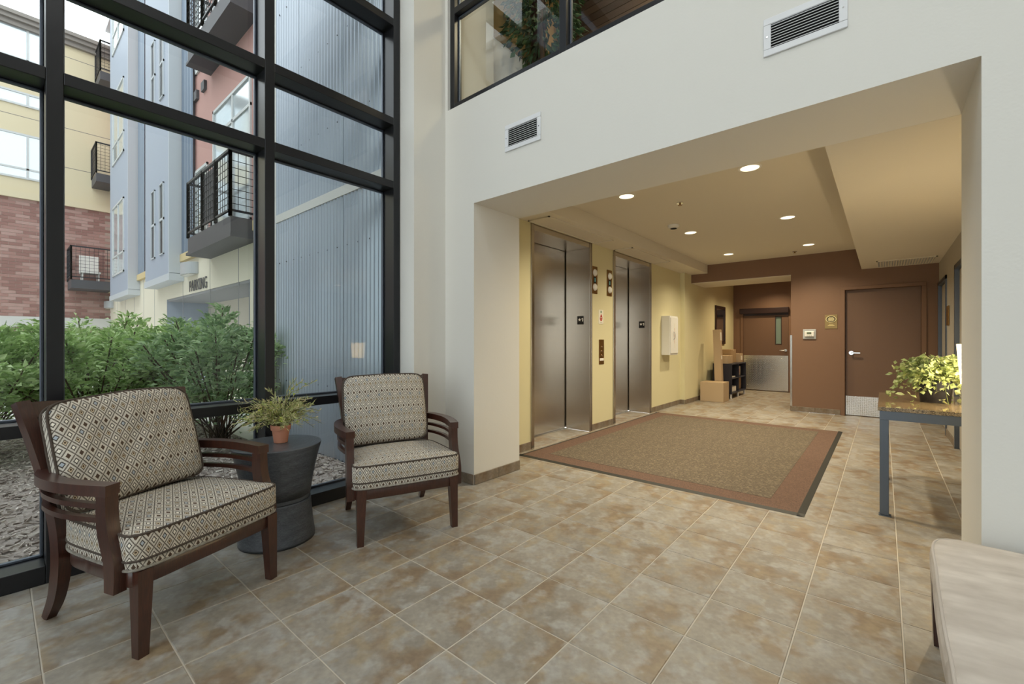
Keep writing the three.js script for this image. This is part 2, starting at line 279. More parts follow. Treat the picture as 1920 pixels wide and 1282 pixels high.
// glazing: aluminium mullions, rails and panes, each a piece of its own
function glazing(name, along, fixed, dir, us, ys, fw, depth, skip) {      // along: 'z' (wall of constant x) or 'x'; us: mullion centres; ys: rail centres
  const g = sgroup(name), f = fixed, b = fixed + dir * depth, gl = fixed + dir * (depth - 0.03), h = fw / 2, floorY = ys[0] < 0.1 ? 0.0005 : ys[0] - h;
  const B = (u0, u1, y0, y1, a, c) => along === 'z' ? rbox(a, c, y0, y1, u0, u1, 0.004, 1) : rbox(u0, u1, y0, y1, a, c, 0.004, 1);
  const top = ys[ys.length - 1];
  us.forEach((u) => mesh('mullion', B(u - h, u + h, floorY, top + h, f, b), M.black, g));
  for (let i = 0; i + 1 < us.length; i++) for (let k = 0; k < ys.length; k++) {
    const u0 = Math.min(us[i], us[i + 1]) + h, u1 = Math.max(us[i], us[i + 1]) - h;
    mesh('rail', B(u0, u1, k ? ys[k] - h : floorY, ys[k] + h, f, b), M.black, g);
    if (k + 1 < ys.length) {
      const pane = mesh('pane', along === 'z' ? new THREE.PlaneGeometry(u1 - u0, ys[k + 1] - ys[k] - fw).rotateY(Math.PI / 2) : new THREE.PlaneGeometry(u1 - u0, ys[k + 1] - ys[k] - fw), M.glass, g), y = (ys[k] + ys[k + 1]) / 2;
      pane.position.set(along === 'z' ? gl : (u0 + u1) / 2, y, along === 'z' ? (u0 + u1) / 2 : gl);
      const s = 0.014, e = [B(u0, u0 + s, ys[k] + h, ys[k + 1] - h, gl - 0.012, gl + 0.012), B(u1 - s, u1, ys[k] + h, ys[k + 1] - h, gl - 0.012, gl + 0.012), B(u0, u1, ys[k] + h, ys[k] + h + s, gl - 0.012, gl + 0.012), B(u0, u1, ys[k + 1] - h - s, ys[k + 1] - h, gl - 0.012, gl + 0.012)];
      mesh('glazing_bead', e, M.frameGray, g);
    }
  }
  return g;
}
const zs = [-2.252]; for (let i = 0; i < 8; i++) zs.push(-1.221 + i * 1.026);
glazing('window_1', 'z', XW, -1, zs.filter((z) => z < 5), [0.06, 0.78, 2.576, 3.122, 3.978, 4.85, 5.7, 6.15], 0.064, 0.19);
struct('wall_west_jamb', [box(-3.42, XW - 0.03, 0, 6.2, -2.45, -2.286)], M.white);
glazing('window_3', 'x', 5.0, 1, [-3.1, -1.6, -0.1, 1.4, 2.9, 4.4], [0.045, 0.78, 2.576, 3.978, 5.2, 6.15], 0.064, 0.19);
glazing('window_2', 'x', ZH - 0.03, -1, [-2.975, -1.782, -0.6, 0.6, 1.8, 2.37], [3.335, 4.2, 5.27], 0.06, 0.09);

// ---------- elevators ----------
function starPlate(parent, x, y, z) {                       // black square with a star and a 1, facing +z
  const tex = canvasTex(128, 150, (c, w, h) => {
    c.fillStyle = '#0d0c0b'; c.fillRect(0, 0, w, h); c.fillStyle = '#f1eee6';
    c.beginPath(); for (let i = 0; i < 10; i++) { const a = -Math.PI / 2 + i * Math.PI / 5, r = i % 2 ? 14 : 36; c.lineTo(48 + r * Math.cos(a), 66 + r * Math.sin(a)); } c.fill();
    c.font = 'bold 86px sans-serif'; c.fillText('1', 80, 98);
  });
  const o = mesh('floor_plate', new THREE.BoxGeometry(0.1, 0.115, 0.004), std('#ffffff', 0.5, { map: tex }), parent); o.position.set(x, y, z); o.userData.label = 'black plate with white star and 1';
}
function elevator(z0, z1, label) {                          // opening from z1 (far) to z0 (near)
  const e = thing('elevator', label, 'elevator', [XE, 0, (z0 + z1) / 2], 0, 'elevators'), h = (z0 - z1) / 2, top = 2.5, D = -0.38;
  const S = (a, b, c, d, p, q) => rbox(a, b, c, d, p, q, 0.003, 1);
  mesh('door_panel', [S(D - 0.03, D, 0.006, top + 0.03, -h - 0.05, h * 0.28)], M.steel, e);
  mesh('door_panel', [S(D - 0.06, D - 0.032, 0.006, top + 0.03, h * 0.25, h + 0.05)], M.steel, e);
  mesh('jamb', [S(D + 0.014, 0.012, 0.0, top, -h - 0.065, -h)], M.steel, e);
  mesh('jamb', [S(D, 0.012, 0.0, top, h, h + 0.055)], M.steel, e);
  mesh('head', [S(D + 0.014, 0.012, top, 2.573, -h - 0.065, h + 0.055)], M.steel, e);
  mesh('frame_edge', [S(0.012, 0.02, 0, 2.573, -h - 0.022, -h - 0.004), S(0.012, 0.02, 0, 2.573, -h - 0.062, -h - 0.044)], M.steelFrame, e);
  mesh('frame_edge', [S(0.012, 0.02, 0, 2.573, h + 0.004, h + 0.05)], M.steelFrame, e);
  mesh('sill', [box(D - 0.03, D + 0.05, -0.01, 0.004, -h, h)], M.steelFrame, e);
  mesh('shaft_lining', [box(D - 0.1, D + 0.02, 0, 2.57, -h - 0.12, -h - 0.07), box(D - 0.1, D + 0.02, 0, 2.57, h + 0.06, h + 0.12), box(D - 0.1, D + 0.02, 2.574, 2.6, -h - 0.12, h + 0.12), box(D - 0.12, D - 0.1, 0, 2.6, -h - 0.12, h + 0.12)], M.dark, e);
  starPlate(e, -0.13, 1.52, -h + 0.003);
  return e;
}
elevator(-3.985, -5.225, 'stainless steel elevator entrance nearest the white pier');
elevator(-5.975, -7.235, 'stainless steel elevator entrance farther down the hall beside the white wall cabinet');
// call lanterns
function lantern(z, label) {
  const o = thing('hall_lantern', label, 'indicator', [XE, 2.08, z], 0, 'elevator lanterns');
  mesh('plate', rbox(0, 0.008, -0.19, 0.19, -0.075, 0.075, 0.003, 1), M.brass, o);
  for (const y of [0.1, -0.1]) mesh('lamp', new THREE.SphereGeometry(0.05, 20, 12, 0, Math.PI * 2, 0, Math.PI / 2).rotateZ(-Math.PI / 2).scale(0.6, 1, 1).translate(0.008, y, 0), M.whitePlastic, o);
  mesh('display', rbox(0.006, 0.011, -0.045, 0.045, -0.035, 0.035, 0.002, 1), M.blackMatte, o);
  mesh('digit', [box(0.011, 0.0125, -0.025, 0.025, -0.004, 0.004)], std('#9fd4c8', 0.5, { emissive: '#6fb8a8', emissiveIntensity: 0.6 }), o);
}
lantern(-5.375, 'bronze elevator lantern plate with two round lights, next to the nearer elevator');
lantern(-5.805, 'bronze elevator lantern plate with two round lights, next to the farther elevator');
{
  const tex = canvasTex(128, 224, (c, w, h) => {
    c.fillStyle = '#ece7d8'; c.fillRect(0, 0, w, h); c.fillStyle = '#8ea58c'; c.fillRect(44, 16, 40, 36); c.fillStyle = '#b13a2c';
    c.beginPath(); c.moveTo(64, 66); c.bezierCurveTo(104, 96, 112, 150, 84, 172); c.bezierCurveTo(72, 182, 52, 180, 42, 172); c.bezierCurveTo(16, 150, 30, 118, 64, 66); c.fill(); c.fillStyle = '#ece7d8'; for (const [x, y] of [[52, 122], [74, 122], [62, 148]]) c.fillRect(x - 7, y - 8, 14, 15); c.fillStyle = '#b9b2a0'; c.fillRect(28, 198, 72, 8);
  });
  tag(mesh('fire_sign', new THREE.BoxGeometry(0.004, 0.2, 0.13).translate(XE + 0.002, 1.577, -5.56), [M.paper, M.paper, M.paper, M.paper, M.paper, M.paper].map((m, i) => i === 0 ? std('#ffffff', 0.7, { map: tex }) : m)), 'small white notice with red flame between the elevators', 'sign');
  const o = thing('call_station', 'bronze elevator call button plate between the elevators', 'button panel', [XE, 1.08, -5.57]);
  mesh('plate', rbox(0, 0.008, -0.175, 0.175, -0.07, 0.07, 0.003, 1), M.brass, o);
  for (const y of [0.07, 0.01, -0.05]) mesh('button', new THREE.CylinderGeometry(0.012, 0.012, 0.008, 16).rotateZ(Math.PI / 2).translate(0.012, y, 0), M.chrome, o);
  mesh('label_strip', box(0.008, 0.01, -0.125, -0.09, -0.055, 0.055), M.paper, o);
}
// white extinguisher cabinet
{
  const o = thing('wall_cabinet', 'white fire extinguisher cabinet on the cream wall', 'cabinet', [XE, 0.985, -7.978]);
  mesh('body', rbox(0, 0.155, 0, 0.705, -0.197, 0.197, 0.006, 1), M.whitePlastic, o);
  const d = mesh('door', [rbox(0.155, 0.168, 0.03, 0.675, -0.18, 0.18, 0.004, 1)], M.whitePlastic, o);
  mesh('handle', tube([V(0.168, 0.28, 0.05), V(0.19, 0.3, 0.05), V(0.19, 0.4, 0.05), V(0.168, 0.42, 0.05)], 0.006, 16, 6), M.grayPlastic, d);
  const tex = canvasTex(64, 512, (c, w, h) => { c.fillStyle = '#e6e2d4'; c.fillRect(0, 0, w, h); c.save(); c.translate(w / 2, h / 2); c.rotate(-Math.PI / 2); c.fillStyle = '#b8402e'; c.font = 'bold 34px sans-serif'; c.textAlign = 'center'; c.fillText('FIRE EXTINGUISHER', 0, 12); c.restore(); });
  mesh('lettering', new THREE.PlaneGeometry(0.05, 0.44).rotateY(Math.PI / 2).translate(0.1695, 0.35, 0.0), std('#ffffff', 0.6, { map: tex }), d);
}
// panels and grille in the soffits
function soffitPanel(name, x0, x1, z0, z1, y, label, slats) {
  const o = thing(name, label, slats ? 'vent' : 'panel', [(x0 + x1) / 2, y, (z0 + z1) / 2]), w = (x1 - x0) / 2, d = (z1 - z0) / 2, t = 0.018;
  mesh('frame', [box(-w, w, -0.012, 0.002, -d, -d + t), box(-w, w, -0.012, 0.002, d - t, d), box(-w, -w + t, -0.012, 0.002, -d, d), box(w - t, w, -0.012, 0.002, -d, d)], M.ceil, o);
  mesh('panel', box(-w + t, w - t, -0.003, 0.002, -d + t, d - t), slats ? M.grayPlastic : M.ceil, o);
  if (slats) for (let x = -w + 0.04; x < w - 0.02; x += 0.03) mesh('slat', box(x, x + 0.016, -0.011, -0.004, -d + t, d - t), M.ceil, o);
}
soffitPanel('access_panel', -3.03, -2.74, -5.32, -3.85, 2.578, 'flush ceiling panel above the nearer elevator');
soffitPanel('access_panel', -3.03, -2.74, -7.35, -5.9, 2.578, 'flush ceiling panel above the farther elevator');
soffitPanel('ceiling_grille', -0.08, 0.57, -9.03, -8.35, 2.404, 'return air grille in the low soffit by the brown wall', true);
// recessed lights
const LX = [-2.045, -0.89], LZ = [-4.26, -6.25, -8.21], near = ['nearest', 'middle', 'farthest'];
for (const [i, x] of LX.entries()) for (const [k, z] of LZ.entries()) {
  const o = thing('recessed_light', `round recessed ceiling light, ${near[k]} in the ${i ? 'row by the right soffit' : 'row by the elevators'}`, 'ceiling light', [x, 2.742, z], 0, 'recessed lights in the hall ceiling');
  mesh('trim_ring', new THREE.LatheGeometry([[0.072, -0.001], [0.076, -0.006], [0.092, -0.004], [0.094, 0]].map(([a, b]) => new THREE.Vector2(a, b)), 32), M.whitePlastic, o);
  mesh('lens', new THREE.CylinderGeometry(0.073, 0.073, 0.004, 32).translate(0, -0.003, 0), M.lens, o);
  const s = new THREE.SpotLight(new THREE.Color().setRGB(1, 0.87, 0.63), DOWNLIGHT, 0, 1.25, 0.7, 2); s.position.set(x, 2.725, z); s.target.position.set(x, 0, z); s.castShadow = true; s.shadow.radius = 3; s.name = 'downlight'; scene.add(s, s.target);
}
for (const [x, z] of [[-2.0, -10.6], [-2.0, -11.7]]) {
  const o = thing('recessed_light', z > -11 ? 'round recessed light hidden behind the recess beam' : 'round recessed light over the far door with steel kick plate', 'ceiling light', [x, 2.742, z]);
  mesh('lens', new THREE.CylinderGeometry(0.073, 0.073, 0.004, 32).translate(0, -0.003, 0), M.lens, o);
  const s = new THREE.SpotLight(new THREE.Color().setRGB(1, 0.8, 0.5), ALCOVE, 0, 1.2, 0.8, 2); s.position.set(x, 2.725, z); s.target.position.set(x, 0, z); s.castShadow = true; s.shadow.radius = 3; scene.add(s, s.target);
}
for (const [z, l] of [[-4.6, 'nearer'], [-7.4, 'farther']]) {
  const o = thing('recessed_light', `round recessed light in the corridor soffit out of view, ${l} one`, 'ceiling light', [1.9, 2.404, z]); mesh('lens', new THREE.CylinderGeometry(0.073, 0.073, 0.004, 32).translate(0, -0.003, 0), M.lens, o);
  const s = new THREE.SpotLight(new THREE.Color().setRGB(1, 0.87, 0.63), DOWNLIGHT, 0, 1.25, 0.7, 2); s.position.set(1.9, 2.387, z); s.target.position.set(1.9, 0, z); s.castShadow = true; s.shadow.radius = 3; scene.add(s, s.target);
}
for (const [x, z, l] of [[-1.696, -4.84, 'small fire sprinkler head in the hall ceiling nearer the opening'], [-1.135, -8.677, 'small fire sprinkler head in the hall ceiling near the brown wall']]) {
  const o = thing('sprinkler', l, 'sprinkler', [x, 2.742, z]);
  mesh('escutcheon', cyl(0.035, 0.035, 0.008, 0, -0.008, 0), M.chrome, o); mesh('body', cyl(0.01, 0.01, 0.02, 0, -0.026, 0, 12), M.brass, o); mesh('deflector', cyl(0.022, 0.022, 0.003, 0, -0.03, 0, 16), M.brass, o);
}
{ const o = thing('smoke_detector', 'round white smoke detector on the hall ceiling', 'smoke detector', [-2.085, 2.742, -5.715]); mesh('body', new THREE.LatheGeometry([[0.075, 0], [0.075, -0.02], [0.06, -0.035], [0.03, -0.045], [0, -0.045]].map(([a, b]) => new THREE.Vector2(a, b)), 32), M.whitePlastic, o); mesh('slots', [cyl(0.04, 0.04, 0.004, 0, -0.048, 0, 20)], M.dark, o); }
// wall vents over the opening
function vent(x0, x1, y0, y1, label) {
  const o = thing('wall_vent', label, 'vent', [(x0 + x1) / 2, (y0 + y1) / 2, ZH], 0, 'white wall vents'), w = (x1 - x0) / 2, h = (y1 - y0) / 2, t = 0.035;
  mesh('frame', [rbox(-w, w, h - t, h, 0, 0.012, 0.004, 1), rbox(-w, w, -h, -h + t, 0, 0.012, 0.004, 1), rbox(-w, -w + t, -h + t, h - t, 0, 0.012, 0.004, 1), rbox(w - t, w, -h + t, h - t, 0, 0.012, 0.004, 1)], M.vent, o);
  mesh('backing', box(-w + t, w - t, -h + t, h - t, 0.0005, 0.003), M.dark, o);
  const n = 9; for (let i = 0; i < n; i++) { const s = mesh('slat', new THREE.BoxGeometry(2 * (w - t), 0.003, 0.014), M.vent, o); s.position.set(0, -h + t + (i + 0.5) * 2 * (h - t) / n, 0.006); s.rotation.x = 0.5; }
  for (const s of [-1, 1]) mesh('screw', new THREE.CylinderGeometry(0.004, 0.004, 0.003, 10).rotateX(Math.PI / 2).translate(s * (w - t / 2), 0, 0.013), M.chrome, o);
}
vent(-2.306, -1.951, 2.733, 2.942, 'white louvred wall vent above the left end of the opening');
vent(-0.485, -0.129, 2.725, 2.923, 'white louvred wall vent above the right end of the opening');

// doors
function lever(parent, x, y, z, s) { const h = mesh('handle', [new THREE.CylinderGeometry(0.032, 0.032, 0.012, 24).rotateX(Math.PI / 2).translate(x, y, z + 0.006), new THREE.CylinderGeometry(0.012, 0.012, 0.05, 16).rotateX(Math.PI / 2).translate(x, y, z + 0.03), rbox(Math.min(x, x + s * 0.12), Math.max(x, x + s * 0.12), y - 0.011, y + 0.011, z + 0.045, z + 0.06, 0.005, 2)], M.chrome, parent); h.userData.label = 'chrome lever handle'; }
{
  const d = sgroup('door_1'); d.position.set(0, 0, ZB);
  mesh('frame', [rbox(-0.545, -0.487, 0, 2.08, -0.16, 0.015, 0.004, 1), rbox(0.444, 0.5, 0, 2.08, -0.16, 0.015, 0.004, 1), rbox(-0.545, 0.5, 2.08, 2.132, -0.16, 0.015, 0.004, 1)], M.brown, d);
  const leaf = mesh('door_leaf', rbox(-0.484, 0.441, 0.008, 2.077, -0.1, -0.055, 0.003, 1), M.brownDoor, d);
  lever(leaf, -0.405, 1.04, -0.055, 1);
  mesh('kick_plate', box(-0.478, 0.435, 0.012, 0.326, -0.055, -0.0525), M.plate, leaf);
}
{
  const d = sgroup('door_2'); d.position.set(0, 0, -12.4);
  mesh('frame', [rbox(-2.8, -2.74, 0, 2.04, -0.12, 0.02, 0.004, 1), rbox(-1.745, -1.69, 0, 2.04, -0.12, 0.02, 0.004, 1)], M.brown, d);
  mesh('hood', [rbox(-2.81, -1.735, 1.93, 2.065, -0.1, 0.09, 0.006, 1), box(-2.74, -1.745, 1.88, 1.93, -0.1, 0.03)], M.darkFrame, d);
  const leaf = mesh('door_leaf', [...wallZ(-2.735, -1.75, 0.01, 1.93, -0.05, 0, [[-2.02, -1.9, 1.17, 1.84]])], M.brownDoor, d);
  const w = mesh('vision_window', [box(-2.03, -2.015, 1.16, 1.85, -0.05, 0.008), box(-1.905, -1.89, 1.16, 1.85, -0.05, 0.008), box(-2.03, -1.89, 1.835, 1.85, -0.05, 0.008), box(-2.03, -1.89, 1.16, 1.175, -0.05, 0.008)], M.darkFrame, leaf);
  mesh('pane', box(-2.015, -1.905, 1.175, 1.835, -0.028, -0.022), std('#8fa59c', 0.1, { metalness: 0.4 }), w);
  lever(leaf, -1.81, 1.016, 0, -1);
  mesh('kick_plate', box(-2.73, -1.755, 0.02, 0.885, 0, 0.003), M.plate, leaf);
}
mesh('door_backing', [box(-0.5, 0.46, 0, 2.1, ZB - 0.24, ZB - 0.2)], M.brown, null, 'structure');
for (const [x, z0, z1, l] of [[-1.262, ZB - 0.06, ZB + 0.004, 'clear steel corner guard on the brown wall edge beside the recess']]) tag(mesh('corner_guard', [box(x, x + 0.011, 0.09, 1.34, z0, z1), box(x + 0.012, x + 0.03, 0.09, 1.34, ZB + 0.001, ZB + 0.004)], M.steelFrame), l, 'corner guard');
// thermostat and room sign on the brown wall
{
  const o = thing('thermostat', 'white thermostat in a clear guard on the brown wall', 'thermostat', [-0.975, 1.355, ZB]);
  mesh('back_plate', rbox(-0.095, 0.095, -0.085, 0.085, 0, 0.02, 0.006, 1), M.grayPlastic, o);
  mesh('body', rbox(-0.07, 0.07, -0.045, 0.05, 0.02, 0.045, 0.012, 2), M.whitePlastic, o);
  mesh('display', box(-0.035, 0.03, 0.0, 0.035, 0.045, 0.047), std('#5e6a50', 0.3), o);
  for (const x of [-0.03, 0, 0.03]) mesh('button', rbox(x - 0.009, x + 0.009, -0.032, -0.022, 0.044, 0.049, 0.003, 1), M.grayPlastic, o);
  const s = thing('room_sign', 'square tan room sign with an oval emblem beside the brown door', 'sign', [-0.672, 1.562, ZB]);
  mesh('plate', rbox(-0.086, 0.086, -0.118, 0.118, 0, 0.008, 0.003, 1), std('#8f7c52', 0.5), s);
  mesh('emblem', [new THREE.TorusGeometry(0.064, 0.006, 8, 40).scale(1.06, 0.86, 1).translate(0, 0.042, 0.01), ...Array.from({ length: 12 }, (_, i) => box(0.014, 0.045, -0.006, 0.006, 0.008, 0.012).rotateZ(i * Math.PI / 6).scale(1.06, 0.86, 1).translate(0, 0.042, 0)), new THREE.CylinderGeometry(0.02, 0.02, 0.004, 20).rotateX(Math.PI / 2).translate(0, 0.042, 0.01)], std('#dcd0a0', 0.5), s);
  mesh('emblem_field', new THREE.CylinderGeometry(0.062, 0.062, 0.002, 36).rotateX(Math.PI / 2).scale(1.06, 0.86, 1).translate(0, 0.042, 0.0085), std('#3a2f1c', 0.6), s);
  mesh('text_lines', [box(-0.03, 0.03, -0.048, -0.04, 0.008, 0.0095), box(-0.045, 0.045, -0.072, -0.062, 0.008, 0.0095)], std('#d9cb94', 0.5), s);
}
tag(mesh('wall_plaque', rbox(0.62, 0.634, 1.43, 1.68, -7.95, -7.75, 0.004, 1), M.brass), 'brass plaque on the grey right hand hall wall', 'sign');
// doors standing in the grey wall
for (const [a, b, n] of [[-9.1, -8.05, 'door_3'], [-7.14, -6.2, 'door_4']]) {
  const d = sgroup(n); mesh('frame', [box(0.62, 0.78, 0, 2.1, a, a + 0.05), box(0.62, 0.78, 0, 2.1, b - 0.05, b), box(0.62, 0.78, 2.05, 2.1, a, b)], M.frameGray, d);
  const leaf = mesh('door_leaf', rbox(0.66, 0.7, 0.01, 2.045, a + 0.055, b - 0.055, 0.003, 1), M.grayWall, d);
  mesh('handle', rbox(0.61, 0.63, 0.98, 1.02, a + 0.1, a + 0.22, 0.006, 1), M.chrome, leaf);
}
// rug
{
  const X0 = -3.0, X1 = -0.42, Z0 = -7.42, Z1 = -3.635, e = 0.045, b = 0.2, o = thing('door_mat', 'large brown entrance rug with rust border in front of the elevators', 'rug', [(X0 + X1) / 2, 0.0006, (Z0 + Z1) / 2]), w = (X1 - X0) / 2, d = (Z1 - Z0) / 2;
  const edge = (len) => { const s = new THREE.Shape([[0, 0], [e, 0.009], [e, 0], [0, 0]].map(([x, y]) => new THREE.Vector2(x, y))); return new THREE.ExtrudeGeometry(s, { depth: len, bevelEnabled: false }); };
  mesh('rubber_edge', edge(2 * w).rotateY(Math.PI / 2).rotateX(0).scale(1, 1, 1).translate(-w, 0, d), M.rubber, o);                               // near side
  mesh('rubber_edge', edge(2 * w).rotateY(-Math.PI / 2).translate(w, 0, -d), M.rubber, o);
  mesh('rubber_edge', edge(2 * d).rotateY(Math.PI).translate(w, 0, d), M.rubber, o);
  mesh('rubber_edge', edge(2 * d).translate(-w, 0, -d), M.rubber, o);
  mesh('border', [box(-w + e, w - e, 0, 0.009, d - e - b, d - e), box(-w + e, w - e, 0, 0.009, -d + e, -d + e + b), box(-w + e, -w + e + b, 0, 0.009, -d + e + b, d - e - b), box(w - e - b, w - e, 0, 0.009, -d + e + b, d - e - b)], M.border, o);
  const fg = new THREE.PlaneGeometry(2 * (w - e - b), 2 * (d - e - b), 2, 2).rotateX(-Math.PI / 2).translate(0, 0.0105, 0); const p = fg.attributes.position, q = fg.attributes.uv; for (let i = 0; i < p.count; i++) q.setXY(i, p.getX(i), p.getZ(i));
  mesh('field', fg, M.carpet, o);
  mesh('field_base', box(-w + e + b, w - e - b, 0, 0.0098, -d + e + b, d - e - b), M.rubber, o);
}
// recess: parcels, shelf, framed mirror
{
  const c = thing('cardboard_box', 'wide low cardboard box on the floor by the cream wall', 'box', [-2.68, 0, -9.68]);
  mesh('carton', rbox(-0.225, 0.225, 0, 0.395, -0.21, 0.21, 0.005, 1), M.cardboard, c); mesh('tape', box(-0.226, 0.226, 0.36, 0.3965, -0.025, 0.025), M.tape, c);
  const t = thing('tall_box', 'tall narrow cardboard box leaning upright behind the low box', 'box', [-2.66, 0.003, -9.98]); t.rotation.set(0, 0, 0.035);
  mesh('carton', rbox(-0.07, 0.07, 0, 1.48, -0.07, 0.07, 0.004, 1), M.cardboard, t); mesh('label', box(0.07, 0.0715, 1.25, 1.42, -0.045, 0.045), M.paper, t); mesh('label', box(0.07, 0.0715, 0.85, 0.93, -0.03, 0.04), M.paper, t); mesh('tape', box(-0.02, 0.02, 1.48, 1.482, -0.071, 0.071), M.tape, t);
  const s = thing('cube_shelf', 'dark cube shelf on white feet against the recess wall', 'shelf', [-2.66, 0, -10.815]), L = 0.64;
  const P = (...a) => mesh('board', rbox(...a, 0.003, 1), M.darkShelf, s);
  P(-0.19, 0.19, 0.725, 0.75, -L, L); P(-0.19, 0.19, 0.1, 0.125, -L, L); P(-0.19, 0.19, 0.125, 0.725, L - 0.025, L); P(-0.19, 0.19, 0.125, 0.725, -L, -L + 0.025); P(-0.19, 0.18, 0.125, 0.725, -0.012, 0.012); P(-0.185, 0.18, 0.415, 0.435, -L + 0.025, -0.012); P(-0.185, 0.18, 0.415, 0.435, 0.012, L - 0.025);
  mesh('back', box(-0.195, -0.19, 0.1, 0.75, -L, L), M.darkShelf, s);
  for (const z of [-L + 0.05, 0, L - 0.05]) for (const x of [-0.15, 0.16]) mesh('leg', cyl(0.02, 0.022, 0.1, x, 0, z, 14), M.legWhite, s);
  const items = [['paper_packet', [-0.05, 0.13, 0.435, 0.465, 0.08, 0.5], 'flat white padded envelope on the upper shelf of the cube shelf', M.paper], ['paper_packet', [-0.08, 0.14, 0.125, 0.24, 0.06, 0.52], 'crumpled white parcel bag on the lower shelf of the cube shelf', M.paper], ['small_carton', [-0.1, 0.1, 0.435, 0.66, -0.5, -0.1], 'white and red carton in the upper far cube of the shelf', M.paper], ['small_carton', [-0.12, 0.1, 0.125, 0.4, -0.56, -0.08], 'brown carton in the lower far cube of the shelf', M.cardboard]];
  for (const [n, [a, b, y0, y1, z0, z1], l, m] of items) { const g = rbox(a, b, y0 + 0.001, y1, z0, z1, 0.01, 2).translate(-2.66, 0, -10.815); const o = tag(mesh(n, g, m), l, 'parcel'); if (l.includes('red')) mesh('label', box(b - 2.66, b - 2.6585, 0.5, 0.6, -11.2, -11.12), std('#b8321f', 0.6), o); }
  for (const [a, b, h, z0, z1, l, m] of [[-0.16, 0.1, 0.17, 0.2, 0.58, 'tan carton on top of the cube shelf at its near end', M.cardboard], [-0.17, 0.06, 0.3, -0.25, 0.15, 'taller brown carton at the back on top of the cube shelf', M.cardboard2], [-0.02, 0.14, 0.2, -0.55, -0.3, 'small carton with white label on top of the cube shelf at its far end', M.cardboard]]) {
    const o = thing('small_carton', l, 'box', [-2.66, 0.751, -10.815]); mesh('carton', rbox(a, b, 0, h, z0, z1, 0.004, 1), m, o); if (l.includes('label')) mesh('label', box(b, b + 0.0015, 0.05, 0.15, z0 + 0.05, z1 - 0.06), M.paper, o); else mesh('tape', box(a - 0.001, b + 0.001, h - 0.03, h + 0.001, (z0 + z1) / 2 - 0.02, (z0 + z1) / 2 + 0.02), M.tape, o);
  }
  const m = thing('wall_mirror', 'dark framed mirror on the cream recess wall', 'mirror', [-2.97, 1.62, -11.14]);
  mesh('frame', [rbox(0, 0.03, 0.38, 0.45, -0.4, 0.4, 0.005, 1), rbox(0, 0.03, -0.45, -0.38, -0.4, 0.4, 0.005, 1), rbox(0, 0.03, -0.38, 0.38, -0.4, -0.33, 0.005, 1), rbox(0, 0.03, -0.38, 0.38, 0.33, 0.4, 0.005, 1)], M.darkFrame, m); mesh('glass', box(0.002, 0.012, -0.38, 0.38, -0.33, 0.33), M.mirror, m);
}

// ---------- lobby furniture ----------
function ringPts(list, n) { return new THREE.CatmullRomCurve3(list.map(([x, z]) => V(x, 0, z)), true, 'catmullrom', 0.5).getSpacedPoints(n).slice(0, n); }
// cushion: plan outline, rounded edges, crowned top; uv in metres
function cushion(out, y0, y1, r, crown) {
  const n = out.length, c = out.reduce((a, p) => a.add(p), V()).multiplyScalar(1 / n), rows = [];
  const inset = (p, d) => { const v = p.clone().sub(c), l = v.length(); return c.clone().addScaledVector(v, Math.max(0, (l - d) / l)); };
  rows.push([y0, 1e9, 0]); for (const t of [0.35, 0.7]) rows.push([y0, 0, 1 - t]);
  const prof = []; prof.push([0.02, y0 + 0.002]); for (let k = 0; k <= 5; k++) { const a = k / 5 * Math.PI / 2; prof.push([r * (1 - Math.sin(a)), y0 + r - r * Math.cos(a)]); } for (let k = 0; k <= 5; k++) { const a = k / 5 * Math.PI / 2; prof.push([r * (1 - Math.cos(a)), y1 - r + r * Math.sin(a)]); }
  const rings = prof.map(([d, y]) => out.map((p) => { const q = inset(p, d); q.y = y; return q; }));
  for (let k = 1; k <= 8; k++) { const s = 1 - k / 8; rings.push(out.map((p) => { const e = inset(p, r), q = c.clone().lerp(e, s); q.y = y1 + crown * (1 - s * s); return q; })); }
  const pos = [], uv = []; let per = [0]; for (let i = 0; i < n; i++) per.push(per[i] + out[i].distanceTo(out[(i + 1) % n]));
  const add = (v, i, top) => { pos.push(v.x, v.y, v.z); if (top) uv.push(v.x, v.z); else uv.push(per[i], v.y); };
  for (let k = 0; k + 1 < rings.length; k++) for (let i = 0; i < n; i++) { const j = (i + 1) % n, top = k >= 10; for (const [v, m] of [[rings[k][i], i], [rings[k + 1][j], i + 1], [rings[k][j], i + 1], [rings[k][i], i], [rings[k + 1][i], i], [rings[k + 1][j], i + 1]]) add(v, m, top); }
  for (let i = 1; i + 1 < n; i++) for (const v of [rings[0][0], rings[0][i], rings[0][i + 1]]) add(v, i, true);
  const g = new THREE.BufferGeometry(); g.setAttribute('position', new THREE.Float32BufferAttribute(pos, 3)); g.setAttribute('uv', new THREE.Float32BufferAttribute(uv, 2));
  const p = g.attributes.position; let vol = 0; for (let i = 0; i < p.count; i += 3) vol += V().fromBufferAttribute(p, i).dot(V().fromBufferAttribute(p, i + 1).cross(V().fromBufferAttribute(p, i + 2)));
  if (vol < 0) for (const a of [p, g.attributes.uv]) for (let i = 0; i < p.count; i += 3) for (let k = 0; k < a.itemSize; k++) { const t = a.getComponent(i, k); a.setComponent(i, k, a.getComponent(i + 1, k)); a.setComponent(i + 1, k, t); }
  g.computeVertexNormals();
  return toCreasedNormals(g, 0.9);
}
